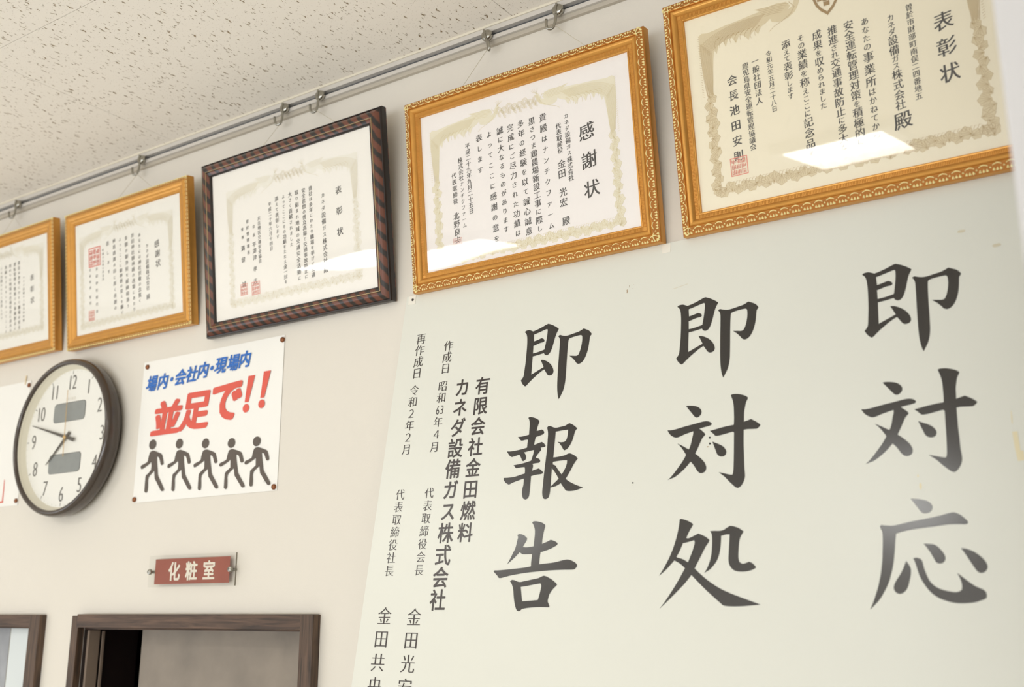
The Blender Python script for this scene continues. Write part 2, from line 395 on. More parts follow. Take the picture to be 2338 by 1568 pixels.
while xs < XR:
    for j in range(12):
        o = bpy.data.objects.new('ceiling_tile', tme); COL.objects.link(o); o.location = (xs, -j*th, CZ); o.parent = ceil
    xs += tw
structure('trim_1', bevbox('trim_1', (XL, XR, -.0145, 0, 2.9940, CZ), .0012), M_trim)
# partition end near the camera on the right, a pale out-of-focus upright
structure('wall_side', bevbox('wall_side', (-.0985, 1.0, -.66, -.56, 0, CZ), .003), mat('pale_grey_partition', (200, 198, 198), .6, noise=(3, .01)))

# doorways under the wall signs (dark rooms behind)
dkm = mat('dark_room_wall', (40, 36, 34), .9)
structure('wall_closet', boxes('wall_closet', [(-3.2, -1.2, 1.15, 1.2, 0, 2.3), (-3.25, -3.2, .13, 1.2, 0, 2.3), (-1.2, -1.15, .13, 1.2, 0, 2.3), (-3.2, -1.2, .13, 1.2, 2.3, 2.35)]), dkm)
d1 = empty('door_1', (-1.7, 0, 0)); d1['kind'] = 'structure'
def dpart(nm, b, m, par, bw=.0015):
    ox = par.location.x
    return obj(nm, bevbox(nm, (b[0]-ox, b[1]-ox, b[2], b[3], b[4], b[5]), bw), m, par)
dpart('casing_header', (-2.0300, -1.3600, -.018, .0, 1.9537, 1.9803), M_wood, d1)
dpart('casing_jamb', (-2.0500, -2.0275, -.016, .0, 0, 1.9772), M_woodv, d1)
dpart('casing_jamb', (-1.3890, -1.3578, -.0185, .0, 0, 1.9795), M_woodv, d1)
dpart('lining', (-2.0275, -1.387, .0, .13, 1.9500, 1.9537), M_wood, d1)
dpart('lining', (-2.0275, -2.0215, .0, .13, 0, 1.95), M_lipdark, d1)
dpart('door_stop', (-2.0215, -2.0150, .004, .030, 0, 1.9480), mat('grey_door_stop', (138, 122, 108), .5), d1, .001)
dpart('door_stop', (-2.0150, -2.0120, .034, .04, 0, 1.946), mat('grey_door_stop', (138, 122, 108), .5), d1, .0008)
lm = mat('grey_brown_door_veneer', (136, 125, 112), .45, noise=(14, .14))
dpart('door_leaf', (-1.9065, -1.34, .052, .085, .01, 1.96), lm, d1)
d2 = empty('door_2', (-2.5, 0, 0)); d2['kind'] = 'structure'
dpart('casing_header', (-2.975, -2.1650, -.0155, .0, 1.9537, 1.9794), M_wood, d2)
dpart('casing_jamb', (-2.2006, -2.1632, -.0165, .0, 0, 1.979), M_woodv, d2)
dpart('casing_jamb', (-2.975, -2.95, -.016, .0, 0, 1.979), M_woodv, d2)
dpart('lining', (-2.95, -2.2006, .0, .13, 1.9500, 1.9537), M_wood, d2)
lf = dpart('door_leaf', (-2.312, -2.16, .012, .040, .01, 1.958), mat('pale_blue_white_reflection', (214, 220, 220), .4), d2, .003)  # pale panel put in for a reflection in the opening's glass
dpart('door_glass', (-2.95, -2.318, .024, .030, .01, 1.958), mat('frosted_grey_pane', (150, 152, 156), .35, noise=(18, .16)), d2, .001)
dpart('glazing_bead', (-2.320, -2.311, .016, .032, .01, 1.957), mat('olive_bead', (116, 108, 88), .5), d2, .001)

# ceiling light panels (seen mirrored in the frames' glass)
diff = bpy.data.materials.new('lit_louvre_diffuser'); diff.use_nodes = True
nn = diff.node_tree.nodes; nl = diff.node_tree.links; nn.remove(nn['Principled BSDF'])
em = nn.new('ShaderNodeEmission'); em.inputs[0].default_value = (1, .99, .96, 1); em.inputs[1].default_value = LAMP_E
nl.new(em.outputs[0], nn['Material Output'].inputs['Surface'])
def lamp(x0, x1, y0, y1, label):
    c = ((x0+x1)/2, (y0+y1)/2); hx = (x1-x0)/2; hy = (y1-y0)/2
    e = empty('ceiling_light', (c[0], c[1], CZ-.03)); tag(e, label, 'light', 'ceiling light panels')
    obj('housing', boxes('housing', [(-hx-.03, -hx, -hy-.03, hy+.03, 0, .03), (hx, hx+.03, -hy-.03, hy+.03, 0, .03), (-hx, hx, -hy-.03, -hy, 0, .03), (-hx, hx, hy, hy+.03, 0, .03)]), mat('white_light_housing', (232, 230, 224), .4), e)
    obj('diffuser', boxes('diffuser', [(-hx, hx, -hy, hy, .0, .02)]), diff, e)
    nf = int((y1-y0)/.03)
    obj('louvre_fin', boxes('louvre_fin', [(-hx, hx, -hy+(i+.5)*.03-.0010, -hy+(i+.5)*.03+.0010, -.0012, .0) for i in range(nf)]), mat('white_light_housing', (232, 230, 224), .4), e, kind='stuff')
lamp(-1.06, -.75, -2.32, -1.87, 'short ceiling light panel nearest the wall partition')
lamp(-3.28, -2.32, -2.26, -1.95, 'long ceiling light panel out in front of the clock wall')

# ------------------------------------------------------------------ picture rail with hooks
rail = empty('picture_rail', (-1.4, 0, 2.961)); tag(rail, 'silver picture rail with a dark slot running along the top of the wall', 'rail')
def rb(nm, z0, z1, y0, m, bw=.0008):
    return obj(nm, bevbox(nm, (-1.8, 1.9, y0, 0, z0-2.961, z1-2.961), bw), m, rail)
rb('upper_flange', 2.9845, 2.9938, -.0128, M_alu); rb('lower_flange', 2.9680, 2.9757, -.0125, M_alu)
rb('slot_channel', 2.9757, 2.9845, -.0035, M_slot, .0004); rb('bottom_lip', 2.9600, 2.9680, -.0075, mat('shaded_lip_metal', (196, 188, 174), .5, metal=.15))
hk_disc = lathe_y('disc', [(0, -.0060), (.0030, -.0060), (.0070, -.0050), (.0088, -.0030), (.0092, .0), (.0088, .0028), (.006, .0034), (0, .0034)], 24)
rg = bevbox('ridge', (-.0013, .0013, -.0074, -.004, -.0085, .0085), .0008)
def jhook(side):
    pts = [(0, -.003, .002), (0, -.0045, -.008), (0, -.005, -.020), (side*.0006, -.0058, -.0265)]
    for a in (20, 50, 80, 110, 140, 165):
        t = rad(a); pts.append((side*.0052*(1-math.cos(t)), -.0058-.0040*(1-math.cos(t))/2-.001, -.0265-.0058*math.sin(t)))
    pts.append((side*.0108, -.0112, -.0235)); pts.append((side*.0112, -.0115, -.0170))
    return tube('hook', pts, .0021, 10)
hL = jhook(-1); hR = jhook(.45)
HOOKS = [(-2.4378, 'chrome rail hook above the leftmost gold frame', -1), (-1.9538, 'chrome rail hook above the small gold frame with the red square seal', -1),
         (-1.5006, 'left chrome rail hook above the dark striped frame', -1), (-1.4022, 'right chrome rail hook above the dark striped frame', -1),
         (-.9971, 'chrome rail hook turned sideways above the middle gold frame', 1), (-.8492, 'chrome rail hook above the right half of the middle gold frame', -1),
         (-.49, 'left chrome rail hook above the large yellowish certificate at right', -1), (-.29, 'right chrome rail hook above the large yellowish certificate at right', -1)]
for x, lb, sd in HOOKS:
    e = empty('rail_hook', (x, -.0172, 2.9748), (0, rad(-14 if sd == 1 else (6 if x > -1.2 else 0)), 0)); tag(e, lb, 'hook', 'chrome hooks on the picture rail'); e.scale = (1.22, 1.15, 1.18)
    obj('disc', hk_disc, M_chrome, e, True); obj('ridge', rg, M_chrome, e); obj('hook', hL if sd < 0 else hR, M_chrome, e, True)

# ------------------------------------------------------------------ certificate frames
def rail_sweep(W, H, prof, side):
    """one mitred rail: prof = [(inset, height)]; side 0 bottom,1 right,2 top,3 left; origin bottom centre, viewer at -y"""
    v = []; f = []; n = len(prof)
    for t, h in prof:
        c = [(-W/2+t, t), (W/2-t, t), (W/2-t, H-t), (-W/2+t, H-t)]
        a, b = c[side], c[(side+1) % 4]
        v.append((a[0], -h, a[1])); v.append((b[0], -h, b[1]))
    for i in range(n-1): f.append((2*i, 2*i+1, 2*i+3, 2*i+2))
    f.append((0, 2*(n-1), 2*(n-1)+1, 1))
    return pyd('frame_rail', v, f)
def along(W, H, side):
    """(origin, direction, inward) of the outer edge of a side"""
    return [((-W/2, 0), (1, 0), (0, 1), W), ((W/2, 0), (0, 1), (-1, 0), H), ((W/2, H), (-1, 0), (0, -1), W), ((-W/2, H), (0, -1), (1, 0), H)][side]
def drop(v, f, c, d, nrm, L, r0, r1, hh):
    """low relief tear drop: c thick end centre, d unit direction to the thin end, in plane coords (x,z,h)"""
    k = len(v); px = (-d[1], d[0]); st = [(-.25, .55), (0, 1), (.35, .8), (.75, .45), (1.0, .12)]
    for s, w_ in st:
        r = (r0*w_ if s < .5 else r0*w_*.9) if r1 is None else (r0+(r1-r0)*max(0, s))*min(1, w_+.25)
        cx = c[0]+d[0]*L*s; cz = c[1]+d[1]*L*s
        v.append((cx+px[0]*r, -c[2], cz+px[1]*r)); v.append((cx, -(c[2]+hh*min(1, w_+.2)), cz)); v.append((cx-px[0]*r, -c[2], cz-px[1]*r))
    for i in range(len(st)-1):
        a = k+3*i; f.append((a, a+3, a+4, a+1)); f.append((a+1, a+4, a+5, a+2))
def relief(W, H, side, t0, t1, h0, h1, P):
    """crown-shaped relief repeats in the band t0..t1 of a rail"""
    o, d, inn, L = along(W, H, side); v = []; f = []
    n = max(4, round((L-2*t1*.6)/P)); P2 = (L-2*t0)/n; bw = t1-t0
    def pt(s, t): return (o[0]+d[0]*s+inn[0]*t, o[1]+d[1]*s+inn[1]*t, h0+(h1-h0)*(t-t0)/bw)
    for i in range(n):
        s = t0+(i+.5)*P2
        if s < t1*.55 or s > L-t1*.55: continue
        for off, lean in ((-.27, .22), (0, 0), (.27, -.22)):
            c = pt(s+off*P2, t0+bw*.20); dd = (d[0]*lean+inn[0], d[1]*lean+inn[1]); m_ = math.hypot(*dd)
            drop(v, f, c, (dd[0]/m_, dd[1]/m_), None, bw*.66, P2*.130, None, .0016)
        c = pt(s+.5*P2, t0+bw*.5); drop(v, f, c, inn, None, bw*.40, P2*.10, None, .0011)
        # cupped arc joining the three leaves
        q = [pt(s+P2*a, t0+bw*(.93-.15*(abs(a)/.3)**2)) for a in (-.34, -.2, 0, .2, .34)]; k = len(v)
        for c in q: v.append((c[0]-inn[0]*bw*.085, -c[2]-.0002, c[1]-inn[1]*bw*.085)); v.append((c[0], -c[2]-.0009, c[1])); v.append((c[0]+inn[0]*bw*.085, -c[2]-.0002, c[1]+inn[1]*bw*.085))
        for j in range(4):
            a = k+3*j; f.append((a, a+3, a+4, a+1)); f.append((a+1, a+4, a+5, a+2))
    return pyd('leaf_relief', v, f)
def ribs(W, H, side, t0, t1, h, P):
    o, d, inn, L = along(W, H, side); v = []; f = []
    n = int((L-2*t1)/P)
    for i in range(n):
        s = t1+(i+.5)*(L-2*t1)/n; k = len(v)
        for a, hh in ((-.33, 0), (0, .0007), (.33, 0)):
            for t in (t0, t1): v.append((o[0]+d[0]*(s+a*P)+inn[0]*t, -(h+hh), o[1]+d[1]*(s+a*P)+inn[1]*t))
        f.append((k, k+1, k+3, k+2)); f.append((k+2, k+3, k+5, k+4))
    return pyd('rib_row', v, f)

def ribbon(pts, w0, w1, V, F, y):
    k = len(V); n = len(pts)
    for i in range(n):
        a = pts[max(i-1, 0)]; b = pts[min(i+1, n-1)]; dx = b[0]-a[0]; dz = b[1]-a[1]; L = math.hypot(dx, dz) or 1
        w_ = (w0+(w1-w0)*i/(n-1))/2; px, pz = -dz/L*w_, dx/L*w_
        V.append((pts[i][0]+px, y, pts[i][1]+pz)); V.append((pts[i][0]-px, y, pts[i][1]-pz))
    for i in range(n-1): F.append((k+2*i, k+2*i+1, k+2*i+3, k+2*i+2))
def bez(p0, p1, p2, p3, n=10):
    return [tuple(p0[j]*(1-t)**3+3*p1[j]*t*(1-t)**2+3*p2[j]*t*t*(1-t)+p3[j]*t**3 for j in (0, 1)) for t in [i/n for i in range(n+1)]]
def ornament(x0, x1, z0, z1, y, seed=1, cx=None):
    """certificate border: two long-tailed birds over the top, feathers down the sides, leafy vine below.
    returns (wash mesh, line mesh)"""
    R = random.Random(seed); W = x1-x0; H = z1-z0; U = W/372.0*1.0
    wash = []; V = []; F = []; mm = W/0.372
    def P(a, b, s): x = (a if a < 20 else 20+(a-20)*1.17)*mm/1000; return ((x0+x) if s > 0 else (x1-x), z1-b*mm/1000)
    for s in (1, -1):
        Q = lambda pts: [P(a, b, s) for a, b in pts]
        wash.append(Q([(1,3),(6,0),(14,2),(24,1),(38,-1),(54,-2),(70,-4),(84,-5),(93,0),(97,7),(90,13),(82,17),(78,26),(74,19),(68,24),(66,30),(61,22),(55,19),(50,29),(46,20),(41,19),(37,30),(34,21),(28,25),(25,36),(22,30),(20,42),(18,60),(17,74),(15,88),(16,98),(10,99),(8,88),(4,70),(2,50),(0,28)]))
        wash.append(Q([(92,3),(99,1),(108,2),(115,5),(121,2),(124,-6),(128,-10),(131,-5),(128,3),(124,10),(115,16),(104,18),(96,15)]))
        wash.append(Q([(84,-4),(76,-10),(90,-8),(104,-9),(115,-7),(119,0),(114,7),(104,9),(94,6)]))
        for k in range(12):       # tail plumes sweeping round the corner
            a = k*1.75; b = 1.5+k*1.5
            ribbon(Q(bez((88-k*1.0, 1+k*1.1), (50, -4+b), (26, 2+b), (3.0+a*.55, 16+b*1.1), 12)), .00045*mm, .0004*mm, V, F, y)
            ribbon(Q(bez((3+a*.8, 14+b), (1+a*.9, 40), (2+a*.75, 64), (6+a*.45, 97-R.random()*8), 10)), .00045*mm, .0004*mm, V, F, y)
        for k in range(9):        # curling plume tips under the tail
            a = 24+k*6.4; ln = 7+R.random()*7
            ribbon(Q(bez((a+6, 14), (a+1, 16), (a-2, 20), (a-1+R.random()*2, 17+ln), 6)), .0008*mm, .0003*mm, V, F, y)
        for k in range(6):        # wing feathers
            ribbon(Q(bez((118-k*2, -4+k*1.8), (108-k*2, -7+k*2), (96-k, -7+k*2.1), (80+k*1.5, -9+k*2.6), 7)), .0004*mm, .0004*mm, V, F, y)
        ribbon(Q([(118,-6),(124,3),(119,11),(108,18),(98,22),(92,27)]), .0006*mm, .0004*mm, V, F, y)
        for k in range(5):        # crest
            ribbon(Q([(128,-8),(127+k*2,-13),(125+k*3,-18+abs(k-2))]), .0004*mm, .0003*mm, V, F, y)
        for k in range(26):       # short barbs on the outer edge
            z = 4+k*3.6; ribbon(Q([(1.5+R.random(), z), (-1.2, z-1.6)]), .0004*mm, .0003*mm, V, F, y)
    # centre clouds
    for k in range(0 if W > .385 else 16):     # the large certificate has its emblem here instead
        cx_ = x0+W*(.40+.20*(k % 8)/7)+(k//8)*.004*mm; cz_ = z1-(1+(k//8)*7+2.5*math.sin(k*2.3))*mm/1000
        for r in (6.0, 4.4, 2.6): ribbon([(cx_+r*mm/1000*math.cos(t*.55-.3), cz_+r*mm/1000*math.sin(t*.55-.3)) for t in range(0, 10)], .0005*mm, .0005*mm, V, F, y)
    # leafy vine: lower sides and bottom
    def leaf(c, ang, r):
        pl = []; r = r*1.18
        for i in range(24):
            t = 2*math.pi*i/24; rr = r*(.90+.10*math.cos(6*t))*(1+.12*math.cos(t))
            pl.append((c[0]+rr*math.cos(t+ang), c[1]+rr*math.sin(t+ang)))
        wash.append(pl)
        for da in (-.9, -.35, .2, .75):
            ribbon([(c[0]-r*.7*math.cos(ang), c[1]-r*.7*math.sin(ang)), (c[0]+r*.75*math.cos(ang+da), c[1]+r*.75*math.sin(ang+da))], .00045*mm, .0003*mm, V, F, y)
        ribbon(pl[::2]+pl[:1], .00032*mm, .00032*mm, V, F, y)
    r = .0072*mm
    zt = z1-.098*mm; n = int((zt-z0)/(r*1.35))
    for s in (1, -1):
        for i in range(n+1):
            z = zt-(zt-z0-r)*i/n; xx = (x0+(.0095+.0022*(-1)**i)*mm) if s > 0 else (x1-(.0095+.0022*(-1)**i)*mm)
            leaf((xx, z), R.random()*6.28, r*(.8+.25*R.random()))
    n = int(W/(r*1.45))
    for i in range(n+1):
        x = x0+r+(W-2*r)*i/n; leaf((x, z0+(.0080+.0018*(-1)**i)*mm), R.random()*6.28, r*(.82+.25*R.random()))
    for i in range(n*2):
        x = x0+.02*mm+(W-.04*mm)*i/(2*n); ribbon([(x, z0+.013*mm), (x+.002*mm, z0+.0175*mm), (x+.0045*mm, z0+.017*mm)], .0005*mm, .0003*mm, V, F, y)
    # each wash outline filled on its own so overlaps stay solid
    WV = []; WF = []
    for j, pl in enumerate(wash):
        v_, f_ = fill_mesh(None, [pl], 0); k = len(WV)
        WV += [(q[0], y+.00012+j*.0000012, q[2]) for q in v_]; WF += [tuple(a+k for a in t) for t in f_]
    return pyd('border_wash', WV, WF), pyd('border_lines', V, F)
def seal(x, z, w_, h_, y, seed=3):
    """square seal impression: border and packed block strokes"""
    R = random.Random(seed); b = []; t = w_*.05
    def q(a0, a1, c0, c1): b.append((x-w_/2+a0*w_, x-w_/2+a1*w_, y, y+.00002, z-h_/2+c0*h_, z-h_/2+c1*h_))
    q(0, 1, 0, .05); q(0, 1, .95, 1); q(0, .05, .05, .95); q(.95, 1, .05, .95)
    cx = 3 if w_ > .006 else 2; rows = max(2, round(cx*h_/w_))
    for i in range(cx):
        for j in range(rows):
            u0 = .09+i*.84/cx; v0 = .08+j*.86/rows; du = .84/cx*.82; dv = .86/rows*.84; lw = du*.17
            q(u0+du*.42, u0+du*.58, v0, v0+dv)
            for k in range(4):
                if R.random() < .8: zz = v0+dv*(k+.1)/4; q(u0+du*R.choice((0, 0, .3)), u0+du*R.choice((1, 1, .7)), zz, zz+dv*.13)
            q(u0, u0+lw, v0+dv*R.choice((0, .3)), v0+dv*R.choice((.6, 1))); q(u0+du-lw, u0+du, v0+dv*R.choice((0, .3)), v0+dv)
    return boxes('seal', b)

PROF_A = [(0, 0), (0, .0150), (.0008, .0163), (.0030, .0168), (.0115, .0212), (.0123, .0210), (.0129, .0190), (.0140, .0204), (.0158, .0214), (.0176, .0213), (.0195, .0203), (.0213, .0185), (.0226, .0168), (.0230, .0160), (.0285, .0158), (.0288, .0166), (.0300, .0168), (.0305, .0160), (.0315, .0158), (.0322, .0135), (.0322, .0)]
PROF_B = [(0, 0), (0, .0160), (.0006, .0172), (.0035, .0190), (.0052, .0190), (.0058, .0178), (.0080, .0200), (.0110, .0216), (.0140, .0212), (.0165, .0196), (.0185, .0190), (.0205, .0192), (.0230, .0180), (.0255, .0160), (.0262, .0164), (.0285, .0160), (.0300, .0146), (.0305, .0130), (.0305, 0)]
PROF_C = [(0, 0), (0, .0120), (.0015, .0150), (.0030, .0155), (.0034, .0146), (.0045, .0160), (.0080, .0196), (.0110, .0213), (.0145, .0220), (.0180, .0212), (.0190, .0206), (.0196, .0213), (.0202, .0205), (.0225, .0190), (.0250, .0178), (.0266, .0172), (.0270, .0160), (.0290, .0150), (.0296, .0128), (.0296, 0)]
GAP = .0003
def framed(label, xl, xr, z, tilt, H, prof, style, paper, text, border, seals, inkm, washc, linec, seed, glass, ymirror=None, wires=()):
    W = xr-xl; cx = (xl+xr)/2
    e = empty('framed_certificate', (cx, -.003, z), (tilt, 0, 0)); tag(e, label, 'picture frame', 'framed certificates hung from the picture rail')
    iw = prof[-1][0]; mains = {'A': M_gold, 'B': M_gold, 'C': M_stripe}[style]
    for s in range(4):
        r = obj('frame_rail', rail_sweep(W, H, prof, s), mains, e, True)
        r.data.set_sharp_from_angle(angle=rad(32))
        if style == 'A':
            obj('leaf_relief', relief(W, H, s, .0018, .0120, .0166, .0213, .0160), M_goldl, r, kind='stuff')
            obj('relief_ground', rail_sweep(W, H, [(.0006, .01650), (.0030, .01705), (.0114, .02130)], s), M_goldd, r)
            obj('rib_row', ribs(W, H, s, .0233, .0282, .0158, .0021), M_gold, r, kind='stuff')
        if style == 'B':
            obj('leaf_relief', relief(W, H, s, .0004, .0062, .0178, .0192, .0085), M_goldl, r, kind='stuff')
            obj('relief_ground', rail_sweep(W, H, [(.0005, .0174), (.0034, .0192), (.0052, .0192)], s), M_goldd, r)
        if style == 'C':
            obj('highlight_bead', rail_sweep(W, H, [(.0189, .0206), (.0192, .0216), (.0200, .0216), (.0203, .0206)], s), M_beadhl, r)  # thin raised bead, its pale gold colour stands in for a reflected highlight
            obj('dark_lip', rail_sweep(W, H, [(.0267, .0175), (.0275, .0172), (.0291, .0155), (.0298, .0130)], s), M_lipdark, r)
            obj('outer_bead', rail_sweep(W, H, [(-.0003, .002), (-.0003, .0122), (.0013, .0152), (.0031, .0158), (.0036, .0147)], s), M_lipdark, r)
    obj('backing_board', boxes('backing_board', [(-W/2+.004, W/2-.004, -.004, .0006, .004, H-.004)]), M_back, e)
    obj('certificate_paper', boxes('certificate_paper', [(-W/2+iw-.004, W/2-iw+.004, -.0121, -.0112, iw-.004, H-iw+.004)]), paper, e)
    yt = -.0121-GAP
    lettering(text, yt, -cx, inkm, e)
    wsh, lin = ornament(border[0]-cx, border[1]-cx, border[2], border[3], yt, seed)
    obj('border_wash', wsh, washc, e); obj('border_lines', lin, linec, e)
    for i, (sx, sz, sw, sh, sm) in enumerate(seals): obj('seal', seal(sx-cx, sz, sw, sh, yt-.0001, seed+i), sm, e)
    obj('glass', boxes('glass', [(-W/2+iw-.003, W/2-iw+.003, -.0140, -.0134, iw-.003, H-iw+.003)]), glass, e)
    for (p, q) in wires:   # world points
        Mi = Matrix.Translation(Vector((cx, -.003, z))) @ Matrix.Rotation(tilt, 4, 'X'); Mi.invert()
        a = Mi @ Vector(p); b = Mi @ Vector(q)
        mid = a.lerp(b, .5); obj('hanging_cord', tube('hanging_cord', [a, mid, b], .00042, 6), M_nylon, e, True)
    return e
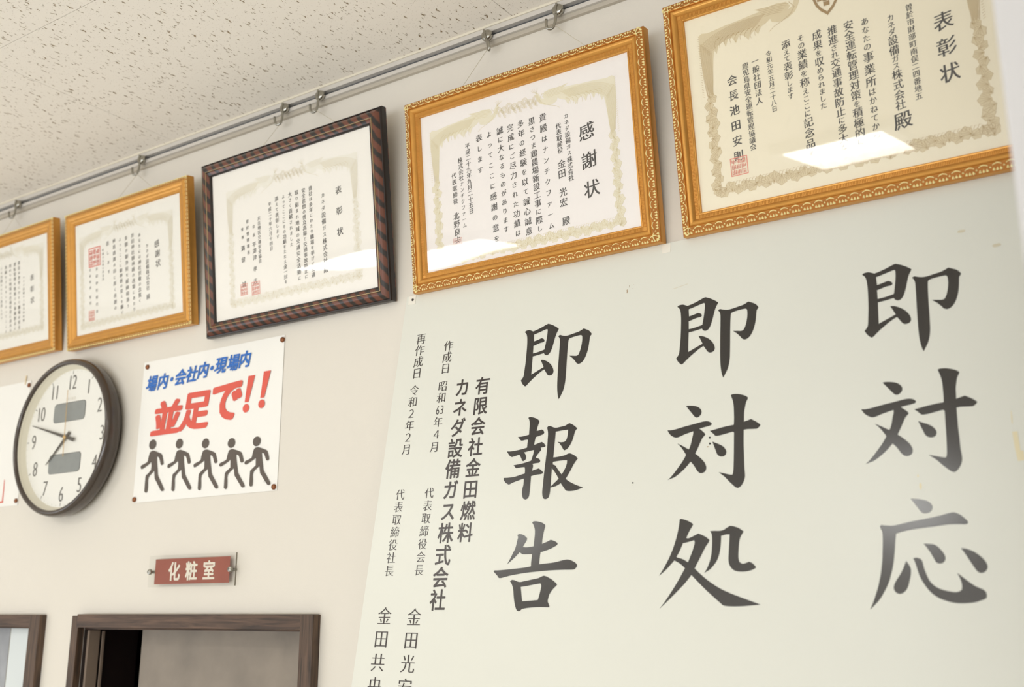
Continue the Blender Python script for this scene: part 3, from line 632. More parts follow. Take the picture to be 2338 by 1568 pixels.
TEXT = {
'f4': [
  ('感謝状', -786.3, 205.1, -784.5, 110.1, 29.55, 1.0, 'k'),
  ('カネダ設備ガス株式会社', -821.7, 240.1, -820.5, 135.6, 10.42, 1.0, 'k'),
  ('代表取締役', -837.5, 227.0, -836.9, 185.9, 10.45, 1.0, 'k'),
  ('金田', -836.3, 162.5, -836.9, 146.5, 15.22, 1.0, 'k'),
  ('光宏', -837.0, 115.7, -837.3, 98.8, 15.11, 1.0, 'k'),
  ('殿', -835.3, 67.8, -835.3, 67.8, 14.99, 1.0, 'k'),
  ('貴殿はナンチクファーム', -865.9, 249.3, -863.4, 65.3, 14.32, 1.0, 'k'),
  ('黒さつま鶏農場新設工事に際し', -887.7, 248.6, -885.6, 65.2, 13.47, 1.0, 'k'),
  ('多年の経験を以て誠心誠意', -909.6, 249.6, -906.8, 64.8, 13.56, 1.0, 'k'),
  ('完成にご尽力された功績は', -930.5, 247.9, -928.2, 65.9, 13.65, 1.0, 'k'),
  ('誠に大なるものがあります', -951.5, 248.4, -951.3, 76.9, 13.74, 1.0, 'k'),
  ('よってここに感謝の意を', -974.0, 247.3, -971.2, 65.0, 13.83, 1.0, 'k'),
  ('表します', -994.9, 246.4, -995.8, 189.9, 13.91, 1.0, 'k'),
  ('平成二十九年九月二十五日', -1020.1, 238.5, -1019.5, 122.6, 10.42, 1.0, 'k'),
  ('株式会社ナンチクファーム', -1037.0, 216.8, -1035.0, 100.8, 10.44, 1.0, 'k'),
  ('代表取締役', -1052.1, 192.5, -1051.6, 146.8, 10.44, 1.0, 'k'),
  ('北野良夫', -1051.8, 120.6, -1051.1, 78.0, 13.56, 1.0, 'k')],
'f3': [
  ('表彰状', -1316.7, 228.7, -1317.4, 149.3, 16.06, 1.0, 'k'),
  ('カネダ設備ガス株式会社', -1356.6, 227.2, -1356.8, 101.0, 11.42, 1.0, 'k'),
  ('殿', -1357.1, 83.7, -1357.1, 83.7, 11.82, 1.0, 'k'),
  ('貴社は多年にわたり職場を挙げて交通', -1387.9, 247.6, -1389.5, 79.9, 10.03, 1.0, 'k'),
  ('安全思想の普及高揚と交通事故防止に', -1406.1, 247.4, -1407.8, 79.5, 10.08, 1.0, 'k'),
  ('取り組まれ地域の交通安全活動に', -1424.4, 247.4, -1426.3, 79.7, 10.43, 1.0, 'k'),
  ('大きく貢献されました', -1442.0, 247.3, -1442.7, 148.5, 10.48, 1.0, 'k'),
  ('よってここにその功績をたたえ金一封を', -1459.9, 246.8, -1462.2, 78.9, 9.91, 1.0, 'k'),
  ('添えて表彰します', -1478.7, 246.8, -1479.1, 171.1, 10.27, 1.0, 'k'),
  ('平成二十年六月十四日', -1497.7, 239.9, -1497.8, 151.3, 8.75, 1.0, 'k'),
  ('末吉地区交通安全協会', -1529.1, 218.0, -1530.1, 132.3, 8.8, 1.0, 'k'),
  ('会長', -1544.4, 204.6, -1544.8, 187.2, 7.56, 1.0, 'k'),
  ('平澤津', -1544.9, 168.2, -1544.5, 141.9, 11.29, 1.0, 'k'),
  ('孝志', -1544.8, 118.9, -1545.2, 94.8, 11.22, 1.0, 'k'),
  ('曽於警察署長', -1561.9, 218.4, -1561.6, 155.2, 8.24, 1.0, 'k'),
  ('警視', -1577.0, 204.8, -1576.9, 188.8, 6.99, 1.0, 'k'),
  ('満留', -1577.1, 166.5, -1577.0, 143.2, 11.38, 1.0, 'k'),
  ('誠', -1577.2, 94.0, -1577.2, 94.0, 11.28, 1.0, 'k')],
'f5': [
  ('表彰状', -240.5, 217.5, -240.8, 145.8, 26.77, 0.98, 'k'),
  ('曽於市財部町南俣二四番地五', -280.9, 249.6, -282.5, 124.6, 10.06, 0.98, 'k'),
  ('カネダ設備ガス株式会社', -306.0, 242.5, -306.8, 119.0, 16.75, 0.98, 'k'),
  ('殿', -306.2, 97.7, -306.2, 97.7, 25.42, 0.98, 'k'),
  ('あなたの事業所はかねてから', -340.1, 248.1, -342.2, 85.8, 15.64, 0.98, 'k'),
  ('安全運転管理対策を積極的に', -362.4, 249.4, -363.9, 82.2, 14.87, 0.98, 'k'),
  ('推進され交通事故防止に多大な', -385.1, 249.5, -386.8, 80.0, 14.54, 0.98, 'k'),
  ('成果を収められました', -407.0, 249.3, -408.6, 145.4, 14.2, 0.98, 'k'),
  ('その業績を称えここに記念品を', -430.0, 251.6, -432.8, 83.2, 14.78, 0.98, 'k'),
  ('添えて表彰します', -452.2, 248.9, -453.0, 171.6, 13.5, 0.98, 'k'),
  ('令和元年五月二十八日', -478.5, 242.8, -478.3, 159.4, 9.86, 0.98, 'k'),
  ('一般社団法人', -499.5, 237.7, -499.3, 177.1, 11.34, 0.98, 'k'),
  ('鹿児島県安全運転管理協議会', -514.9, 234.9, -515.6, 111.8, 12.34, 0.98, 'k'),
  ('会長池田安則', -537.0, 219.2, -538.5, 104.2, 16.23, 0.98, 'k')],
'f2': [
  ('感謝状', -1844.4, 190.8, -1841.8, 147.8, 16.9, 1.0, 'k'),
  ('カネダ設備株式会社', -1876.9, 192.6, -1876.9, 99.9, 11.16, 1.0, 'k'),
  ('殿', -1876.7, 80.9, -1876.7, 80.9, 12.18, 1.0, 'k'),
  ('あなたには神社崇敬の念篤く', -1901.5, 221.1, -1904.7, 76.6, 10.67, 1.0, 'k'),
  ('井田神社御神殿の改築にあたり', -1925.2, 224.3, -1924.3, 60.7, 10.73, 1.0, 'k'),
  ('多額の御浄財を献納相添う', -1947.4, 222.7, -1945.9, 71.4, 10.79, 1.0, 'k'),
  ('よってここに御神徳の栄えを願い', -1968.4, 223.7, -1966.1, 61.3, 10.24, 1.0, 'k'),
  ('神恩感謝の印に厚く表謝の', -1989.6, 224.8, -1989.0, 73.8, 10.29, 1.0, 'k'),
  ('表します', -2012.1, 223.1, -2009.8, 158.7, 10.95, 1.0, 'k'),
  ('平成十九年十月吉日', -2029.2, 211.0, -2030.3, 145.5, 6.71, 1.0, 'k'),
  ('井田神社総代会', -2052.7, 172.4, -2054.1, 76.5, 7.94, 1.0, 'k'),
  ('代表役員', -2077.1, 173.7, -2076.8, 133.6, 6.75, 1.0, 'k'),
  ('宮司', -2077.9, 112.3, -2077.8, 98.5, 7.93, 1.0, 'k')],
'f1': [
  ('表彰状', -2301.8, 187.4, -2301.5, 132.8, 15.99, 1.0, 'k'),
  ('カネダ設備ガス株式会社殿', -2335.7, 193.3, -2337.3, 90.0, 6.84, 1.0, 'k'),
  ('貴社は多年にわたり職場の安全', -2354.7, 232.2, -2356.1, 75.8, 9.85, 1.0, 'k'),
  ('運転管理を推進され事故防止に', -2372.3, 231.7, -2372.7, 75.8, 9.89, 1.0, 'k'),
  ('努められ地域の交通安全に多大な', -2391.3, 231.4, -2391.6, 73.6, 9.43, 1.0, 'k'),
  ('貢献をされましたよってここに', -2409.7, 230.9, -2410.2, 73.8, 9.46, 1.0, 'k'),
  ('その功績をたたえ表彰します', -2429.0, 230.6, -2429.4, 108.7, 8.5, 1.0, 'k'),
  ('平成二十二年九月', -2447.2, 226.3, -2447.2, 138.7, 7.53, 1.0, 'k')],
'board': [
  ('再作成日', -1130.8, -86.9, -1130.8, -149.7, 21.44, 1.0, 'm'),
  ('令和２年２月', -1131.6, -180.3, -1133.3, -283.6, 20.11, 1.0, 'm'),
  ('作成日', -1068.6, -108.6, -1069.9, -149.2, 20.37, 1.0, 'm'),
  ('昭和', -1071.4, -180.1, -1071.6, -200.3, 19.75, 1.0, 'm'),
  ('63', -1071.9, -221.7, -1071.9, -221.7, 18.93, 1.0, 'n'),
  ('年４月', -1072.6, -242.4, -1074.2, -284.4, 19.21, 1.0, 'm'),
  ('代表取締役社長', -1134.5, -359.7, -1137.5, -482.9, 19.23, 1.0, 'm'),
  ('代表取締役会長', -1074.2, -360.8, -1077.0, -483.1, 18.86, 1.0, 'm'),
  ('金田共央', -1135.7, -553.3, -1138.8, -658.2, 29.24, 1.0, 'm'),
  ('金田光宏', -1076.1, -554.9, -1078.9, -658.4, 28.66, 1.0, 'm'),
  ('有限会社金田燃料', -989.0, -189.3, -994.4, -427.7, 31.91, 0.92, 'b'),
  ('カネダ設備ガス株式会社', -1030.1, -187.6, -1033.8, -529.5, 33.89, 0.92, 'b')]}
P4 = mat('certificate_paper_cool', (250, 244, 240), .7, noise=(6, .006)); P3 = mat('certificate_paper_ivory', (252, 248, 240), .7, noise=(6, .006))
P5 = mat('certificate_paper_aged', (250, 240, 214), .7, noise=(5, .01)); P2 = mat('certificate_paper_soft', (248, 245, 236), .7, noise=(6, .006))
W4 = mat('border_wash_sand', (240, 232, 208), .7); L4 = mat('border_line_sand', (224, 209, 164), .7)
W3 = mat('border_wash_pale', (247, 243, 231), .7); L3 = mat('border_line_pale', (230, 219, 190), .7)
W5 = mat('border_wash_tan', (228, 212, 176), .7); L5 = mat('border_line_tan', (194, 166, 116), .7)
W2 = mat('border_wash_beige', (243, 239, 226), .7); L2 = mat('border_line_beige', (226, 216, 188), .7)
z0 = 2.5245
framed('small gold frame above the clock, cut off by the left picture edge', -2.636, -2.206, z0+.0445, rad(7.4), .314, PROF_B, 'B', P2, TEXT['f1'],
       (-2.585, -2.2555, .0555, .265), [], M_grey, W2, L2, 11, M_glass, wires=[((-2.4320, -.026, 2.9370), (-2.55, -.034, 2.82)), ((-2.4320, -.026, 2.9370), (-2.30, -.034, 2.82))])
framed('small gold frame holding a certificate with a large red square seal', -2.159, -1.7345, z0+.035, rad(7.4), .316, PROF_B, 'B', P2, TEXT['f2'],
       (-2.115, -1.791, .0425, .2565), [(-2.0593, .2014, .043, .044, M_red_seal2), (-2.0737, .0695, .021, .023, M_red_seal)], M_grey, W2, L2, 5, M_glass, wires=[((-1.953, -.026, 2.9370), (-2.10, -.033, 2.82)), ((-1.953, -.026, 2.9370), (-1.80, -.033, 2.82))])
framed('dark brown frame with slanting black stripes around an ivory certificate', -1.6895, -1.2018, z0-.003, rad(7.2), .3615, PROF_C, 'C', P3, TEXT['f3'],
       (-1.620, -1.267, .051, .292), [(-1.5446, .0806, .023, .026, M_red_seal), (-1.5777, .0831, .020, .023, M_red_seal)], M_dark, W3, L3, 7, M_glass,
       wires=[((-1.500, -.026, 2.9395), (-1.650, -.034, 2.81)), ((-1.402, -.026, 2.9395), (-1.225, -.034, 2.81))])
framed('middle gold frame with leaf relief around a white letter of thanks', -1.1507, -.6707, z0, rad(6.3), .3460, PROF_A, 'A', P4, TEXT['f4'],
       (-1.100, -.7285, .038, .2845), [(-1.0519, .0717, .019, .020, mat('faint_seal_ink', (240, 200, 190), .7))], M_dark, W4, L4, 3, M_glass,
       wires=[((-.9870, -.026, 2.9450), (-1.110, -.031, 2.81)), ((-.8530, -.026, 2.9450), (-.715, -.031, 2.81))])
f5 = framed('large gold frame at upper right around a yellowish certificate with a shield emblem', -.635, -.140, z0, rad(6.8), .3630, PROF_A, 'A', P5, TEXT['f5'],
       (-.5835, -.1905, .0495, .304), [(-.5392, .0888, .0265, .0275, M_red_seal)], M_dark, W5, L5, 9, M_glass5,
       wires=[((-.492, -.026, 2.9470), (-.60, -.033, 2.82)), ((-.292, -.026, 2.9470), (-.19, -.033, 2.82))])
# shield emblem with a cross in a ring
def ring(n, r, cx, cz, sx=1): return [(cx+r*sx*math.cos(2*math.pi*i/n), cz+r*math.sin(2*math.pi*i/n)) for i in range(n)]
ec = (-.3885+.3875, .3005)
sh_o = [(-19, 12), (-10, 14), (0, 18), (10, 14), (19, 12), (18.5, 0), (15, -12), (9, -22), (1.5, -29.5), (0, -32), (-1.5, -29.5), (-9, -22), (-15, -12), (-18.5, 0)]
sh_i = [(x*.80, z*.82+.3) for x, z in sh_o]
polys = [[(ec[0]+x/1000, ec[1]+z*.87/1000) for x, z in q] for q in (sh_o, sh_i)]
cr = [(-4.2, -4.2), (-12.5, -4.2), (-12.5, 4.2), (-4.2, 4.2), (-4.2, 10), (4.2, 10), (4.2, 4.2), (12.5, 4.2), (12.5, -4.2), (4.2, -4.2), (4.2, -13), (-4.2, -13)]
polys.append([(ec[0]+x/1000, ec[1]+z/1000) for x, z in cr]); polys.append(ring(28, .0072, *ec)); polys.append(ring(28, .0062, *ec)); polys.append(ring(28, .0042, *ec))
obj('shield_emblem', fill_mesh('shield_emblem', polys, -.0121-GAP-.0002), mat('emblem_brown_ink', (166, 136, 92), .7), f5)

# ------------------------------------------------------------------ big sign board
BT = 2.5245; BTILT = rad(-8.6)
bd = empty('sign_board', (0, -.006, BT), (BTILT, 0, 0)); tag(bd, 'large off-white board leaning on the wall with big black brush characters', 'sign board')
bd_v = [(-1.1755, -.0005), (-1.1915, -1.05), (.55, -1.05), (.55, -.0005)]
vb = [(x, 0, z) for x, z in bd_v]+[(x, .004, z) for x, z in bd_v]
obj('panel', pyd('panel', vb, [(0, 1, 2, 3), (7, 6, 5, 4), (0, 4, 5, 1), (1, 5, 6, 2), (2, 6, 7, 3), (3, 7, 4, 0)]), M_board, bd)
for x in (-1.0, -.3, .4):
    zz = -.95; obj('rear_spacer', boxes('rear_spacer', [(x-.02, x+.02, .004, .12, zz-.03, zz)]), mat('spacer_wood', (170, 140, 100), .7, noise=(20, .1)), bd)
lettering(TEXT['board'], -GAP*1.2, 0, M_vinylb, bd)
BIG = [
('soku', [[[0,941],[15,952],[33,958],[69,958],[102,945],[130,931],[185,944],[249,964],[313,989],[350,1000],[369,995],[423,971],[477,938],[515,908],[507,893],[490,862],[477,830],[462,773],[446,708],[430,658],[413,620],[395,599],[378,589],[354,588],[332,601],[323,616],[318,621],[241,608],[154,599],[153,541],[153,451],[154,361],[204,383],[274,413],[331,437],[311,477],[292,514],[279,535],[307,534],[347,520],[400,489],[439,453],[468,411],[482,369],[477,340],[460,321],[429,316],[406,324],[390,339],[368,372],[343,407],[314,394],[265,365],[208,325],[151,281],[115,249],[90,227],[78,221],[62,229],[32,258],[12,290],[4,303],[17,319],[32,339],[41,364],[47,438],[54,557],[55,678],[54,762],[51,816],[44,871],[31,908],[14,929]],[[147,887],[197,898],[254,913],[311,928],[339,933],[349,922],[350,903],[349,861],[340,772],[328,691],[323,666],[271,654],[215,644],[153,638],[152,691],[150,737],[191,747],[248,762],[296,766],[314,777],[311,792],[298,808],[271,821],[250,818],[200,805],[154,796],[151,821],[148,860]],[[515,812],[529,822],[543,824],[579,811],[626,801],[673,803],[740,815],[807,827],[848,842],[868,853],[883,856],[914,842],[952,823],[982,796],[1000,767],[986,751],[977,735],[972,681],[964,609],[950,546],[930,492],[902,446],[874,422],[848,413],[832,414],[806,429],[785,457],[745,498],[698,535],[744,528],[796,520],[822,526],[840,558],[857,613],[868,685],[868,736],[864,763],[851,778],[818,779],[765,774],[711,766],[682,757],[671,742],[667,691],[665,603],[665,485],[666,383],[665,282],[664,225],[656,161],[640,99],[618,53],[600,20],[589,0],[577,30],[564,82],[554,155],[549,242],[547,329],[546,439],[546,564],[546,675],[544,750],[534,786]]], [[-378.1, -227.9, 123.5, 127.0], [-915.5, -229.6, 125.0, 129.4], [-647.4, -228.8, 124.9, 127.2]]),
('tai', [[[203,927],[228,930],[277,924],[318,912],[352,890],[373,858],[373,830],[358,804],[334,788],[313,790],[293,809],[260,852],[226,896]],[[0,681],[41,677],[105,685],[205,705],[303,721],[373,734],[421,738],[455,732],[481,715],[490,699],[480,688],[452,680],[397,671],[354,663],[382,638],[408,613],[421,593],[407,577],[389,556],[370,516],[347,464],[321,410],[315,395],[343,373],[382,335],[414,298],[432,262],[438,236],[430,203],[409,186],[382,181],[359,192],[336,218],[304,270],[270,312],[258,305],[229,270],[186,228],[136,187],[94,160],[58,148],[20,134],[52,163],[96,213],[139,270],[176,320],[206,371],[215,393],[187,438],[154,484],[117,523],[162,499],[209,469],[243,448],[254,466],[267,511],[279,572],[288,610],[289,641],[251,631],[194,616],[145,598],[106,589],[74,598],[39,622],[15,652]],[[498,510],[531,492],[576,471],[615,444],[643,407],[648,381],[640,355],[619,342],[593,341],[570,351],[551,371],[537,407],[522,446]],[[690,992],[705,1000],[752,999],[797,987],[842,968],[871,944],[863,922],[850,896],[841,851],[831,791],[830,731],[829,689],[859,697],[902,710],[942,686],[973,664],[1000,638],[986,617],[962,600],[911,603],[866,606],[827,603],[827,542],[828,429],[833,318],[836,222],[843,141],[842,104],[830,62],[809,27],[785,4],[769,0],[747,10],[716,38],[680,74],[637,122],[593,159],[571,178],[613,166],[665,150],[703,140],[716,144],[723,180],[726,269],[727,365],[727,477],[727,583],[715,594],[662,584],[595,571],[538,566],[522,576],[499,600],[470,628],[504,633],[572,647],[653,660],[723,667],[726,720],[724,797],[721,867],[711,927]]], [[-385.5, -385.4, 138.1, 131.9], [-656.8, -386.9, 137.1, 132.0]]),
('hou', [[[257,992],[278,1000],[322,989],[367,969],[399,944],[403,923],[392,891],[383,851],[379,818],[405,821],[443,829],[465,814],[478,789],[468,771],[427,758],[373,745],[367,715],[361,675],[359,651],[401,663],[455,678],[486,655],[508,625],[496,614],[447,611],[453,590],[452,578],[419,541],[391,496],[433,480],[453,459],[451,439],[437,432],[395,430],[357,426],[367,403],[364,375],[358,344],[393,353],[442,365],[478,338],[501,313],[490,298],[465,294],[415,292],[352,281],[352,238],[352,159],[349,89],[345,43],[327,19],[304,10],[277,22],[262,52],[254,96],[256,143],[264,189],[263,259],[206,245],[139,226],[77,201],[40,221],[11,252],[0,272],[3,287],[64,285],[142,290],[218,307],[270,319],[269,363],[261,396],[210,396],[154,391],[135,406],[116,430],[163,434],[232,442],[286,453],[337,465],[350,508],[359,547],[363,591],[305,584],[237,573],[257,548],[270,511],[264,483],[238,468],[220,477],[207,508],[180,551],[136,541],[85,530],[57,546],[32,577],[12,605],[78,601],[165,609],[271,627],[273,676],[276,723],[241,724],[203,718],[180,726],[161,748],[141,770],[194,769],[245,776],[284,782],[283,838],[281,920],[272,962]],[[509,846],[525,862],[555,856],[615,831],[682,837],[735,844],[763,859],[787,868],[817,853],[856,825],[887,794],[871,780],[859,757],[848,707],[833,653],[806,600],[776,564],[741,550],[731,564],[707,602],[680,636],[653,661],[695,651],[737,651],[760,672],[770,707],[775,754],[774,792],[710,791],[621,784],[620,714],[618,626],[616,547],[615,478],[683,482],[760,493],[788,506],[816,509],[850,494],[888,469],[916,440],[896,416],[870,376],[842,320],[813,265],[784,217],[818,191],[869,160],[935,129],[1000,101],[961,89],[906,75],[851,72],[810,77],[789,91],[762,126],[729,171],[691,150],[651,136],[605,130],[605,95],[601,49],[591,15],[571,3],[548,0],[525,12],[515,39],[508,86],[510,171],[513,273],[518,382],[524,492],[528,603],[528,707],[527,764],[521,804]],[[614,427],[670,432],[752,434],[787,431],[787,398],[778,360],[757,312],[733,271],[704,304],[673,346],[649,380],[628,392],[615,397]],[[606,355],[647,305],[700,225],[667,195],[633,164],[607,141],[605,203],[606,281]]], [[-931.5, -384.0, 142.2, 131.3]]),
('koku', [[[432,986],[444,1000],[479,1000],[543,984],[593,953],[595,936],[585,895],[576,838],[571,789],[571,740],[613,755],[672,781],[716,767],[757,740],[755,725],[729,706],[663,676],[603,658],[561,647],[557,603],[554,513],[623,519],[734,529],[834,550],[889,556],[936,542],[979,518],[1000,494],[995,471],[972,446],[943,444],[825,445],[698,443],[552,434],[395,422],[246,401],[167,386],[105,371],[73,372],[53,397],[22,426],[0,447],[14,459],[60,458],[169,464],[302,474],[390,482],[458,493],[457,541],[461,630],[413,630],[351,632],[327,642],[306,656],[271,620],[230,581],[188,545],[163,524],[190,574],[220,639],[250,708],[265,786],[271,827],[261,851],[277,862],[308,860],[350,842],[384,812],[381,789],[358,749],[339,713],[388,708],[472,716],[473,777],[476,843],[471,905],[455,951]],[[217,333],[238,348],[269,344],[333,322],[403,333],[489,348],[558,361],[591,376],[625,385],[669,369],[722,339],[759,311],[784,287],[766,265],[731,229],[704,186],[691,139],[687,108],[698,85],[712,58],[711,42],[669,44],[583,45],[472,39],[395,27],[370,8],[352,0],[330,9],[309,47],[291,103],[276,175],[266,239],[248,288]],[[353,268],[425,277],[511,291],[587,302],[600,280],[597,243],[585,180],[571,123],[508,117],[384,109],[371,174]]], [[-934.8, -546.7, 143.5, 130.2]]),
('sho', [[[198,995],[213,1000],[247,990],[300,964],[337,933],[323,901],[295,845],[270,780],[296,777],[340,797],[391,825],[428,807],[472,779],[505,745],[491,713],[467,674],[439,611],[404,532],[376,472],[362,437],[407,388],[465,331],[537,270],[623,210],[721,159],[838,108],[940,65],[1000,40],[940,35],[838,25],[736,23],[656,31],[625,56],[561,118],[482,197],[409,277],[331,366],[306,330],[257,264],[185,181],[107,95],[17,0],[63,67],[120,162],[169,249],[218,344],[265,443],[229,481],[192,510],[154,533],[125,496],[82,444],[45,405],[0,364],[37,429],[73,502],[108,582],[136,663],[163,761],[183,859],[194,941]],[[175,573],[204,632],[238,723],[283,732],[352,752],[357,719],[343,655],[323,591],[294,507],[265,528],[228,550],[187,563]],[[509,846],[551,847],[601,844],[644,853],[672,874],[704,895],[743,887],[792,864],[838,825],[824,802],[803,755],[794,700],[790,629],[788,558],[793,515],[805,489],[829,474],[853,479],[891,496],[918,480],[942,455],[956,432],[932,413],[891,397],[836,390],[781,394],[743,411],[715,443],[698,486],[693,538],[696,625],[700,720],[702,800],[665,800],[619,787],[618,724],[612,644],[599,573],[577,510],[542,456],[507,417],[458,385],[481,425],[502,481],[519,544],[529,623],[532,712],[530,784],[523,821]]], [[-662.5, -543.7, 143.2, 119.2]]),
('ou', [[[398,1000],[445,995],[503,983],[552,960],[579,927],[581,904],[569,877],[547,862],[511,857],[490,865],[469,891],[436,943]],[[116,757],[129,768],[155,763],[222,757],[281,765],[370,784],[479,801],[587,819],[659,834],[716,848],[758,852],[792,839],[826,814],[855,783],[872,759],[863,745],[842,741],[780,745],[696,745],[583,733],[439,719],[337,704],[255,683],[245,615],[233,501],[215,388],[195,312],[174,245],[138,171],[92,96],[46,45],[0,0],[28,60],[61,149],[86,231],[108,329],[123,436],[131,543],[136,635],[134,705],[124,729]],[[331,431],[351,399],[367,361],[365,309],[351,250],[335,198],[311,161],[282,141],[253,140],[229,155],[215,185],[221,222],[240,259],[275,311],[303,363]],[[393,454],[426,457],[457,445],[470,419],[478,374],[493,321],[515,262],[547,217],[594,183],[655,161],[716,149],[757,152],[782,170],[786,206],[777,257],[753,316],[786,286],[837,241],[894,197],[952,168],[974,146],[978,111],[967,90],[933,76],[872,58],[791,52],[717,56],[650,74],[589,100],[536,140],[497,188],[461,248],[436,308],[421,367],[409,413]],[[489,582],[532,578],[581,569],[621,534],[653,488],[664,450],[656,421],[638,403],[610,400],[586,412],[567,449],[535,514]],[[798,531],[848,522],[901,495],[946,460],[983,416],[1000,375],[996,343],[976,318],[949,310],[923,319],[901,349],[868,408],[832,475]]], [[-383.5, -545.4, 133.5, 130.9]])]
nm_l = {'soku': 'sharp first character of each column'}
for name, polys, rects in BIG:
    pl = [smooth_poly(q) for q in polys]
    for r in rects:
        pp = [[((r[0]+x/1000*r[2])/1000, (r[1]+z/1000*r[3])/1000) for x, z in q] for q in pl]
        obj('brush_character', fill_mesh('brush_character', pp, -GAP*1.3), M_vinyl, bd)
M_tape = mat('clear_tape', (240, 236, 224), .25, spec=.5)
obj('tape_square', bevbox('tape_square', (-1.1705, -1.1545, -.0006, -.0001, -.0170, -.0005), .0001, 1), M_tape, bd)
obj('tape_square', bevbox('tape_square', (-.6755, -.6615, -.0006, -.0001, -.0165, -.0015), .0001, 1), M_tape, bd)
obj('screw', lathe_y('screw', [(0, -.0024), (.0016, -.0022), (.0024, -.0010), (.0024, 0)], 16), mat('dark_screw', (70, 64, 60), .35, metal=.8), bd, True).location = (-1.1610, 0, -.0085)
dk = mat('hole_black', (30, 26, 24), .9)
for x, z, r in ((-.5925, -.3137, .0014), (-.5921, -.3222, .0014), (-.7082, -.3692, .0012)):
    obj('nail_hole', lathe_y('nail_hole', [(0, -.0005), (r, -.0004), (r, 0)], 10), dk, bd).location = (x, 0, z)
RR = random.Random(4)
def blot(cx, cz, w_, h_, n=14, j=.3):
    return [(cx+w_/2*math.cos(2*math.pi*i/n)*(1-j*RR.random()), cz+h_/2*math.sin(2*math.pi*i/n)*(1-j*RR.random())) for i in range(n)]
M_res = mat('yellowed_tape_residue', (232, 220, 184), .4)
for q_ in ([(-.2118, -.342), (-.2062, -.342), (-.2048, -.365), (-.2016, -.366), (-.2012, -.377), (-.2085, -.3775), (-.2105, -.362)], blot(-.3181, -.4001, .003, .010), blot(-.3205, -.3870, .002, .004), blot(-.2110, -.325, .0014, .02)): obj('tape_residue', fill_mesh('tape_residue', [q_], -.0003), M_res, bd)
M_scf = mat('brown_scuff', (176, 152, 122), .7)
for q_ in (blot(-.7325, -.0687, .0022, .008, j=.6), blot(-.7290, -.0610, .001, .006, j=.6), blot(-.7230, -.0660, .001, .001), blot(-.7215, -.0600, .001, .001), blot(-.7090, -.3722, .001, .001), blot(-.5950, -.3265, .004, .0022, j=.5)): obj('scuff_mark', fill_mesh('scuff_mark', [q_], -.0003), M_scf, bd)
for q_ in (blot(-.2507, -.0711, .012, .005), blot(-.2111, -.0994, .012, .006), [(-.655, -.0785), (-.632, -.0745), (-.6318, -.0752), (-.655, -.0792)]): obj('faint_stain', fill_mesh('faint_stain', [q_], -.0003), mat('faint_beige_stain', (214, 206, 182), .5), bd)

# ------------------------------------------------------------------ wall clock
ck = empty('wall_clock', (-2.12, 0, 2.3565)); tag(ck, 'round dark brown wall clock with white dial and two grey display windows', 'clock')
M_rim = mat('brown_clock_rim', (64, 53, 45), .2, spec=.6, noise=(25, .12), coat=.3)
obj('case', lathe_y('case', [(.150, 0), (.160, -.002), (.1640, -.012), (.1640, -.02), (.0, -.02)], 72), M_rim, ck, True)
obj('rim', lathe_y('rim', [(.1655, -.010), (.1710, -.013), (.1738, -.022), (.1742, -.032), (.1725, -.041), (.1690, -.0455), (.1650, -.0470), (.1615, -.0455), (.1600, -.0420), (.1598, -.0330)], 96), M_rim, ck, True)
obj('inner_bezel', lathe_y('inner_bezel', [(.1600, -.0400), (.1530, -.0245), (.1515, -.0235)], 96), mat('ivory_bezel', (222, 216, 196), .5), ck, True)
obj('dial', lathe_y('dial', [(.1545, -.0220), (.1545, -.0240), (0, -.0240)], 72), mat('clock_dial_white', (240, 238, 230), .5), ck)
yd = -.0245
nums = []
CLK = [(-2.1172, 2.4791), (-2.0546, 2.4639), (-2.0108, 2.421), (-1.9952, 2.3573), (-2.0111, 2.296), (-2.0557, 2.2504), (-2.1203, 2.2336), (-2.1797, 2.2485), (-2.2284, 2.295), (-2.2442, 2.3557), (-2.2246, 2.4166), (-2.1784, 2.4628)]
GV = []; GF = []
for i, h in enumerate(range(12)):
    s_ = str(12 if h == 0 else h); a = rad(90-30*h); r = .124
    cxn, czn = r*math.cos(a), r*math.sin(a)
    for j, c in enumerate(s_):
        gv, gf = glyph(c, 'c'); k = len(GV); em = .047
        GV += [((q[0]*em*.74)+cxn+(j-(len(s_)-1)/2)*em*.34, yd, czn+q[2]*em) for q in gv]; GF += [tuple(a_+k for a_ in f) for f in gf]
obj('numerals', pyd('numerals', GV, GF), mat('dial_grey_print', (112, 108, 102), .6), ck)
tk = []
for i in range(60):
    a = rad(6*i); r0, r1, wd = (.1425, .1500, .0008) if i % 5 == 0 else (.1480, .1490, .0006)
    c_, s_ = math.cos(a), math.sin(a)
    tk.append([(r0*c_-wd*s_, r0*s_+wd*c_), (r1*c_-wd*s_, r1*s_+wd*c_), (r1*c_+wd*s_, r1*s_-wd*c_), (r0*c_+wd*s_, r0*s_-wd*c_)])
obj('minute_marks', fill_mesh('minute_marks', tk, yd), mat('dial_grey_print', (112, 108, 102), .6), ck)
def rrect(x0, x1, z0_, z1_, r, n=6):
    p = []
    for cx, cz, a0 in ((x1-r, z1_-r, 0), (x0+r, z1_-r, 90), (x0+r, z0_+r, 180), (x1-r, z0_+r, 270)):
        for i in range(n+1): a = rad(a0+90*i/n); p.append((cx+r*math.cos(a), cz+r*math.sin(a)))
    return p
M_lcd = mat('grey_display', (138, 142, 140), .35, noise=(60, .05)); M_lcdb = mat('display_edge', (70, 66, 60), .5)
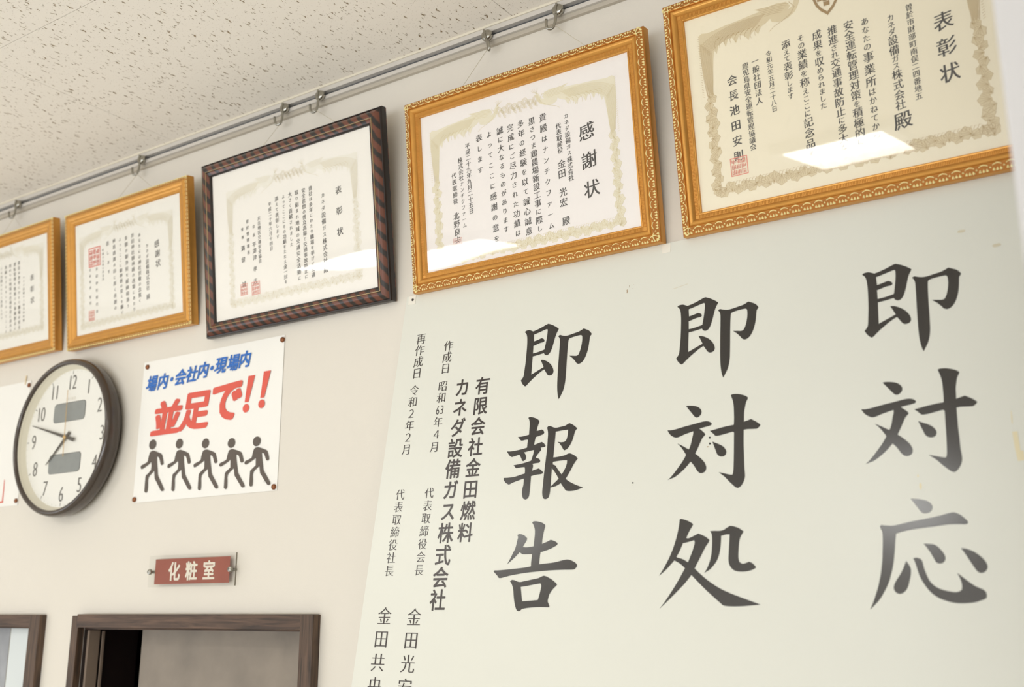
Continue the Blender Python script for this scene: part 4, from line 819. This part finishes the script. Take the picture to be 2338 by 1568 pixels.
for zc_ in (.0575, -.0565):
    o = obj('display_window', fill_mesh('display_window', [rrect(-.0575, .0575, zc_-.0215, zc_+.0215, .009)], yd-.0001), M_lcdb, ck)
    obj('display_glass', fill_mesh('display_glass', [rrect(-.0563, .0570, zc_-.0210, zc_+.0203, .0085)], yd-.0004), M_lcd, o)
# maker's small printed plate line above the display
V_ = []; F_ = []
for j, c in enumerate('SEIKO'):
    gv, gf = glyph(c, 'n'); k = len(V_); V_ += [(q[0]*.0085-.0148+j*.0074, yd, .0868+q[2]*.0085) for q in gv]; F_ += [tuple(a_+k for a_ in f) for f in gf]
obj('maker_print', pyd('maker_print', V_, F_), mat('pale_dial_print', (196, 186, 166), .5), ck)
def hand(name, tip, tail, w0, w1, y, m):
    a = Vector((tail[0], tail[1])); b = Vector((tip[0], tip[1])); d = (b-a).normalized(); p = Vector((-d.y, d.x)); v = []
    for q, w_ in ((a, w0), (b, w1)):
        for s in (1, -1):
            for yy in (y, y-.0008): v.append(((q+p*w_*s).x, yy, (q+p*w_*s).y))
    return obj(name, pyd(name, v, [(0, 1, 3, 2), (4, 6, 7, 5), (0, 4, 5, 1), (2, 3, 7, 6), (1, 5, 7, 3), (0, 2, 6, 4)]), m, ck)
M_hand = mat('dark_hand', (78, 72, 66), .4)
cc_ = (-2.12, 2.3565)
hand('minute_hand', (-.128, .037), (.033, -.0085), .0042, .0008, -.0290, M_hand)
hand('hour_hand', (-.0640, -.0560), (.012, .0105), .0040, .0010, -.0270, M_hand)
hand('second_hand', (-.0045, .106), (.0018, -.043), .0008, .0005, -.0305, mat('gold_hand', (214, 178, 118), .35, metal=.3))
obj('hand_cap', lathe_y('hand_cap', [(0, -.0330), (.003, -.0328), (.0042, -.0315), (.0042, -.0245)], 20), mat('gold_hand', (214, 178, 118), .35, metal=.3), ck, True)
obj('clock_glass', lathe_y('clock_glass', [(.1598, -.0385), (.10, -.0392), (0, -.0395)], 72), clear_mat('clock_crystal', 1.4), ck, True)

# ------------------------------------------------------------------ walking poster
po = empty('walking_poster', (-1.693, 0, 2.352)); tag(po, 'white laminated poster with blue and red lettering and five walking figures', 'poster')
ps = []
NX, NZ = 12, 9
vv = []; ff = []
for j in range(NZ+1):
    for i in range(NX+1):
        u = i/NX; v_ = j/NZ; x = -.2105+.421*u+(.0006*(1-v_)); z = -.1490+.298*v_
        bulge = .0012*math.sin(math.pi*u)*math.sin(math.pi*v_)+.0012*max(0, v_-.6)*math.sin(u*9)
        vv.append((x, -.0008-bulge, z))
for j in range(NZ):
    for i in range(NX): a = j*(NX+1)+i; ff.append((a, a+1, a+NX+2, a+NX+1))
sheet = obj('sheet', pyd('sheet', vv, ff), M_pap, po)
sol = sheet.modifiers.new('thickness', 'SOLIDIFY'); sol.thickness = .0004; sol.offset = 1
yp = -.0030
BL = [(-1.8700, 2.4516, '場'), (-1.8341, 2.4522, '内'), (-1.8068, 2.4531, '・'), (-1.7790, 2.4542, '会'), (-1.7440, 2.4560, '社'), (-1.7100, 2.4602, '内'), (-1.6844, 2.4613, '・'), (-1.6580, 2.4641, '現'), (-1.6215, 2.4645, '場'), (-1.5880, 2.4670, '内')]
V_ = []; F_ = []
def put(ch, st, cx, cz, w_, h_, shear, V_, F_):
    gv, gf = glyph(ch, st); k = len(V_)
    V_ += [(cx+q[0]*w_+q[2]*h_*shear, yp+q[1], cz+q[2]*h_) for q in gv]; F_ += [tuple(a_+k for a_ in f) for f in gf]
for x, z, c in BL: put(c, 'g', x+1.693, z-2.352, .0345, .0350, .22, V_, F_)
obj('blue_lettering', pyd('blue_lettering', V_, F_), M_bluep, po)
V_ = []; F_ = []
put('並', 'i', -1.8120+1.693, 2.3722-2.352, .0930, .0760, .16, V_, F_); put('足', 'i', -1.7245+1.693, 2.3800-2.352, .0900, .0830, .16, V_, F_)
put('で', 'i', -1.6360+1.693, 2.3905-2.352, .0960, .0930, .16, V_, F_)
for x, z in ((-1.5715, 2.3950), (-1.5285, 2.3990)):
    k = len(V_); cx, cz = x+1.693, z-2.352
    q = [(-.0085, .036), (.0105, .036), (.0020, -.0155), (-.0085, -.0155)]
    q = [(a+cx+b_*.12, b_+cz) for a, b_ in q]; V_ += [(a, yp, b_) for a, b_ in q]; F_.append((k, k+1, k+2, k+3))
    k = len(V_); q = ring(18, .0085, cx-.0058, cz-.0275, 1.05); V_ += [(a, yp, b_) for a, b_ in q]; F_.append(tuple(range(k, k+18)))
obj('red_lettering', pyd('red_lettering', V_, F_), M_redp, po)
FIG = [(-7.0,-16.8),(0,-13.8),(7.3,-13.9),(28.1,-20.9),(34,-24.2),(37.3,-31),(41.5,-41.9),(40.1,-45.3),(35.6,-46.2),(32,-43.5),(25.7,-30.1),(17.3,-27.1),(19.8,-41.4),(23.4,-55.8),(25.5,-66),(30.5,-73.0),(47.9,-94.8),(49.2,-99.5),(44.4,-101),(39.5,-98.9),(19.9,-76.6),(16.5,-72.9),(13,-56.2),(-5.8,-69),(-5.7,-84.3),(-5.7,-98.4),(-9,-101.2),(-14,-99),(-15.2,-95.5),(-15.1,-68.4),(-13.1,-63.8),(1.4,-54.2),(.3,-36.4),(-6.5,-40.6),(-26.8,-49.3),(-32.3,-49.4),(-34.7,-45.6),(-32.2,-41.8),(-13.7,-36.5),(-11,-28.4)]
HD = [(-1.8516, 2.3205), (-1.7671, 2.3148), (-1.6875, 2.3084), (-1.6121, 2.3025), (-1.5417, 2.2996)]
for i, (x, z) in enumerate(HD):
    sc = 1.0-.02*i
    pl = smooth_poly([(x+1.693+a*.001*.95*sc, z-2.352+b_*.001*sc*(.98-.015*i)) for a, b_ in FIG], 60, 2)
    obj('walking_figure', fill_mesh('walking_figure', [pl, ring(24, .0102*sc, x+1.693, z-2.352, 1.1)], yp), M_browni, po)
V_ = []; F_ = []
for j, c in enumerate('納品1.8'):
    put(c, 'n', .177+j*.0036, -.1305, .0038, .0040, 0, V_, F_)
obj('small_print', pyd('small_print', V_, F_), mat('pale_print', (206, 202, 194), .5), po)
tack = lathe_y('thumb_tack', [(0, -.0040), (.0030, -.0038), (.0050, -.0026), (.0054, -.0008), (.0054, 0)], 20)
for x, z, lb in ((-1.8902, 2.4896, 'bronze tack in the upper left corner of the walking poster'), (-1.4867, 2.4919, 'bronze tack in the upper right corner of the walking poster'),
                 (-1.8967, 2.2096, 'bronze tack in the lower left corner of the walking poster'), (-1.4890, 2.2098, 'bronze tack in the lower right corner of the walking poster'),
                 (-2.3245, 2.5018, 'brown tack left of the clock top'), (-2.3252, 2.2320, 'brown tack left of the clock bottom')):
    o = obj('thumb_tack', tack, M_tack, None, True); o.location = (x, -.0018, z); tag(o, lb, 'tack', 'thumb tacks holding the sheets')
# sheet mostly outside the left edge
sh2 = empty('notice_sheet', (-2.53, 0, 2.367)); tag(sh2, 'white notice sheet with a red character at the left edge beside the clock', 'poster')
obj('sheet', bevbox('sheet', (-.21, .2105, -.0014, -.0004, -.1455, .1455), .0002, 1), M_pap, sh2)
obj('red_stroke', fill_mesh('red_stroke', [[(.146, -.0830), (.1488, -.0835), (.1510, -.1325), (.1520, -.1365), (.1000, -.1375), (.0995, -.1340), (.1465, -.1330)]], -.0018), mat('sheet_red_ink', (222, 84, 60), .5), sh2)
obj('tape_strip', bevbox('tape_strip', (.186, .1905, -.0024, -.0012, .1380, .1600), .0002, 1), mat('masking_tape', (224, 206, 172), .5), sh2)

# ------------------------------------------------------------------ restroom plate
rs = empty('restroom_sign', (-1.6927, 0, 2.0616)); tag(rs, 'clear acrylic door plate with a brick red panel and pale lettering', 'sign')
pm = clear_mat('clear_acrylic_plate', 1.45, 0, (.985, .985, .975, 1)); em_ = mat('acrylic_cut_edge', (120, 112, 96), .2)
pl_me = boxes('plate', [(-.1252, .1252, -.0130, -.0100, -.0301, .0304)])
po_ = obj('plate', pl_me, [pm, em_], rs)
for p_ in pl_me.polygons:
    if p_.normal.x > .5: p_.material_index = 1
obj('red_panel', boxes('red_panel', [(-.1095, .1062, -.0100, -.0096, -.0244, .0239)]), mat('brick_red_film', (156, 78, 54), .35, noise=(40, .03)), rs)
V_ = []; F_ = []; yp = -.01045
for c, x in (('化', -.0509), ('粧', -.0008), ('室', .0492)): put(c, 'g', x, -.0004, .0350, .0375, 0, V_, F_)
obj('pale_lettering', pyd('pale_lettering', V_, F_), mat('cream_print', (232, 224, 208), .5), rs)
sc_me = lathe_y('cap_screw', [(0, -.0185), (.0018, -.0185), (.0026, -.0168), (.0040, -.0180), (.0052, -.0168), (.0056, -.0150), (.0056, -.0130), (.0030, -.0130), (.0030, 0)], 20)
for x in (-.1194, .1130): o = obj('cap_screw', sc_me, M_chrome, rs, True); o.location = (x, 0, -.0004)
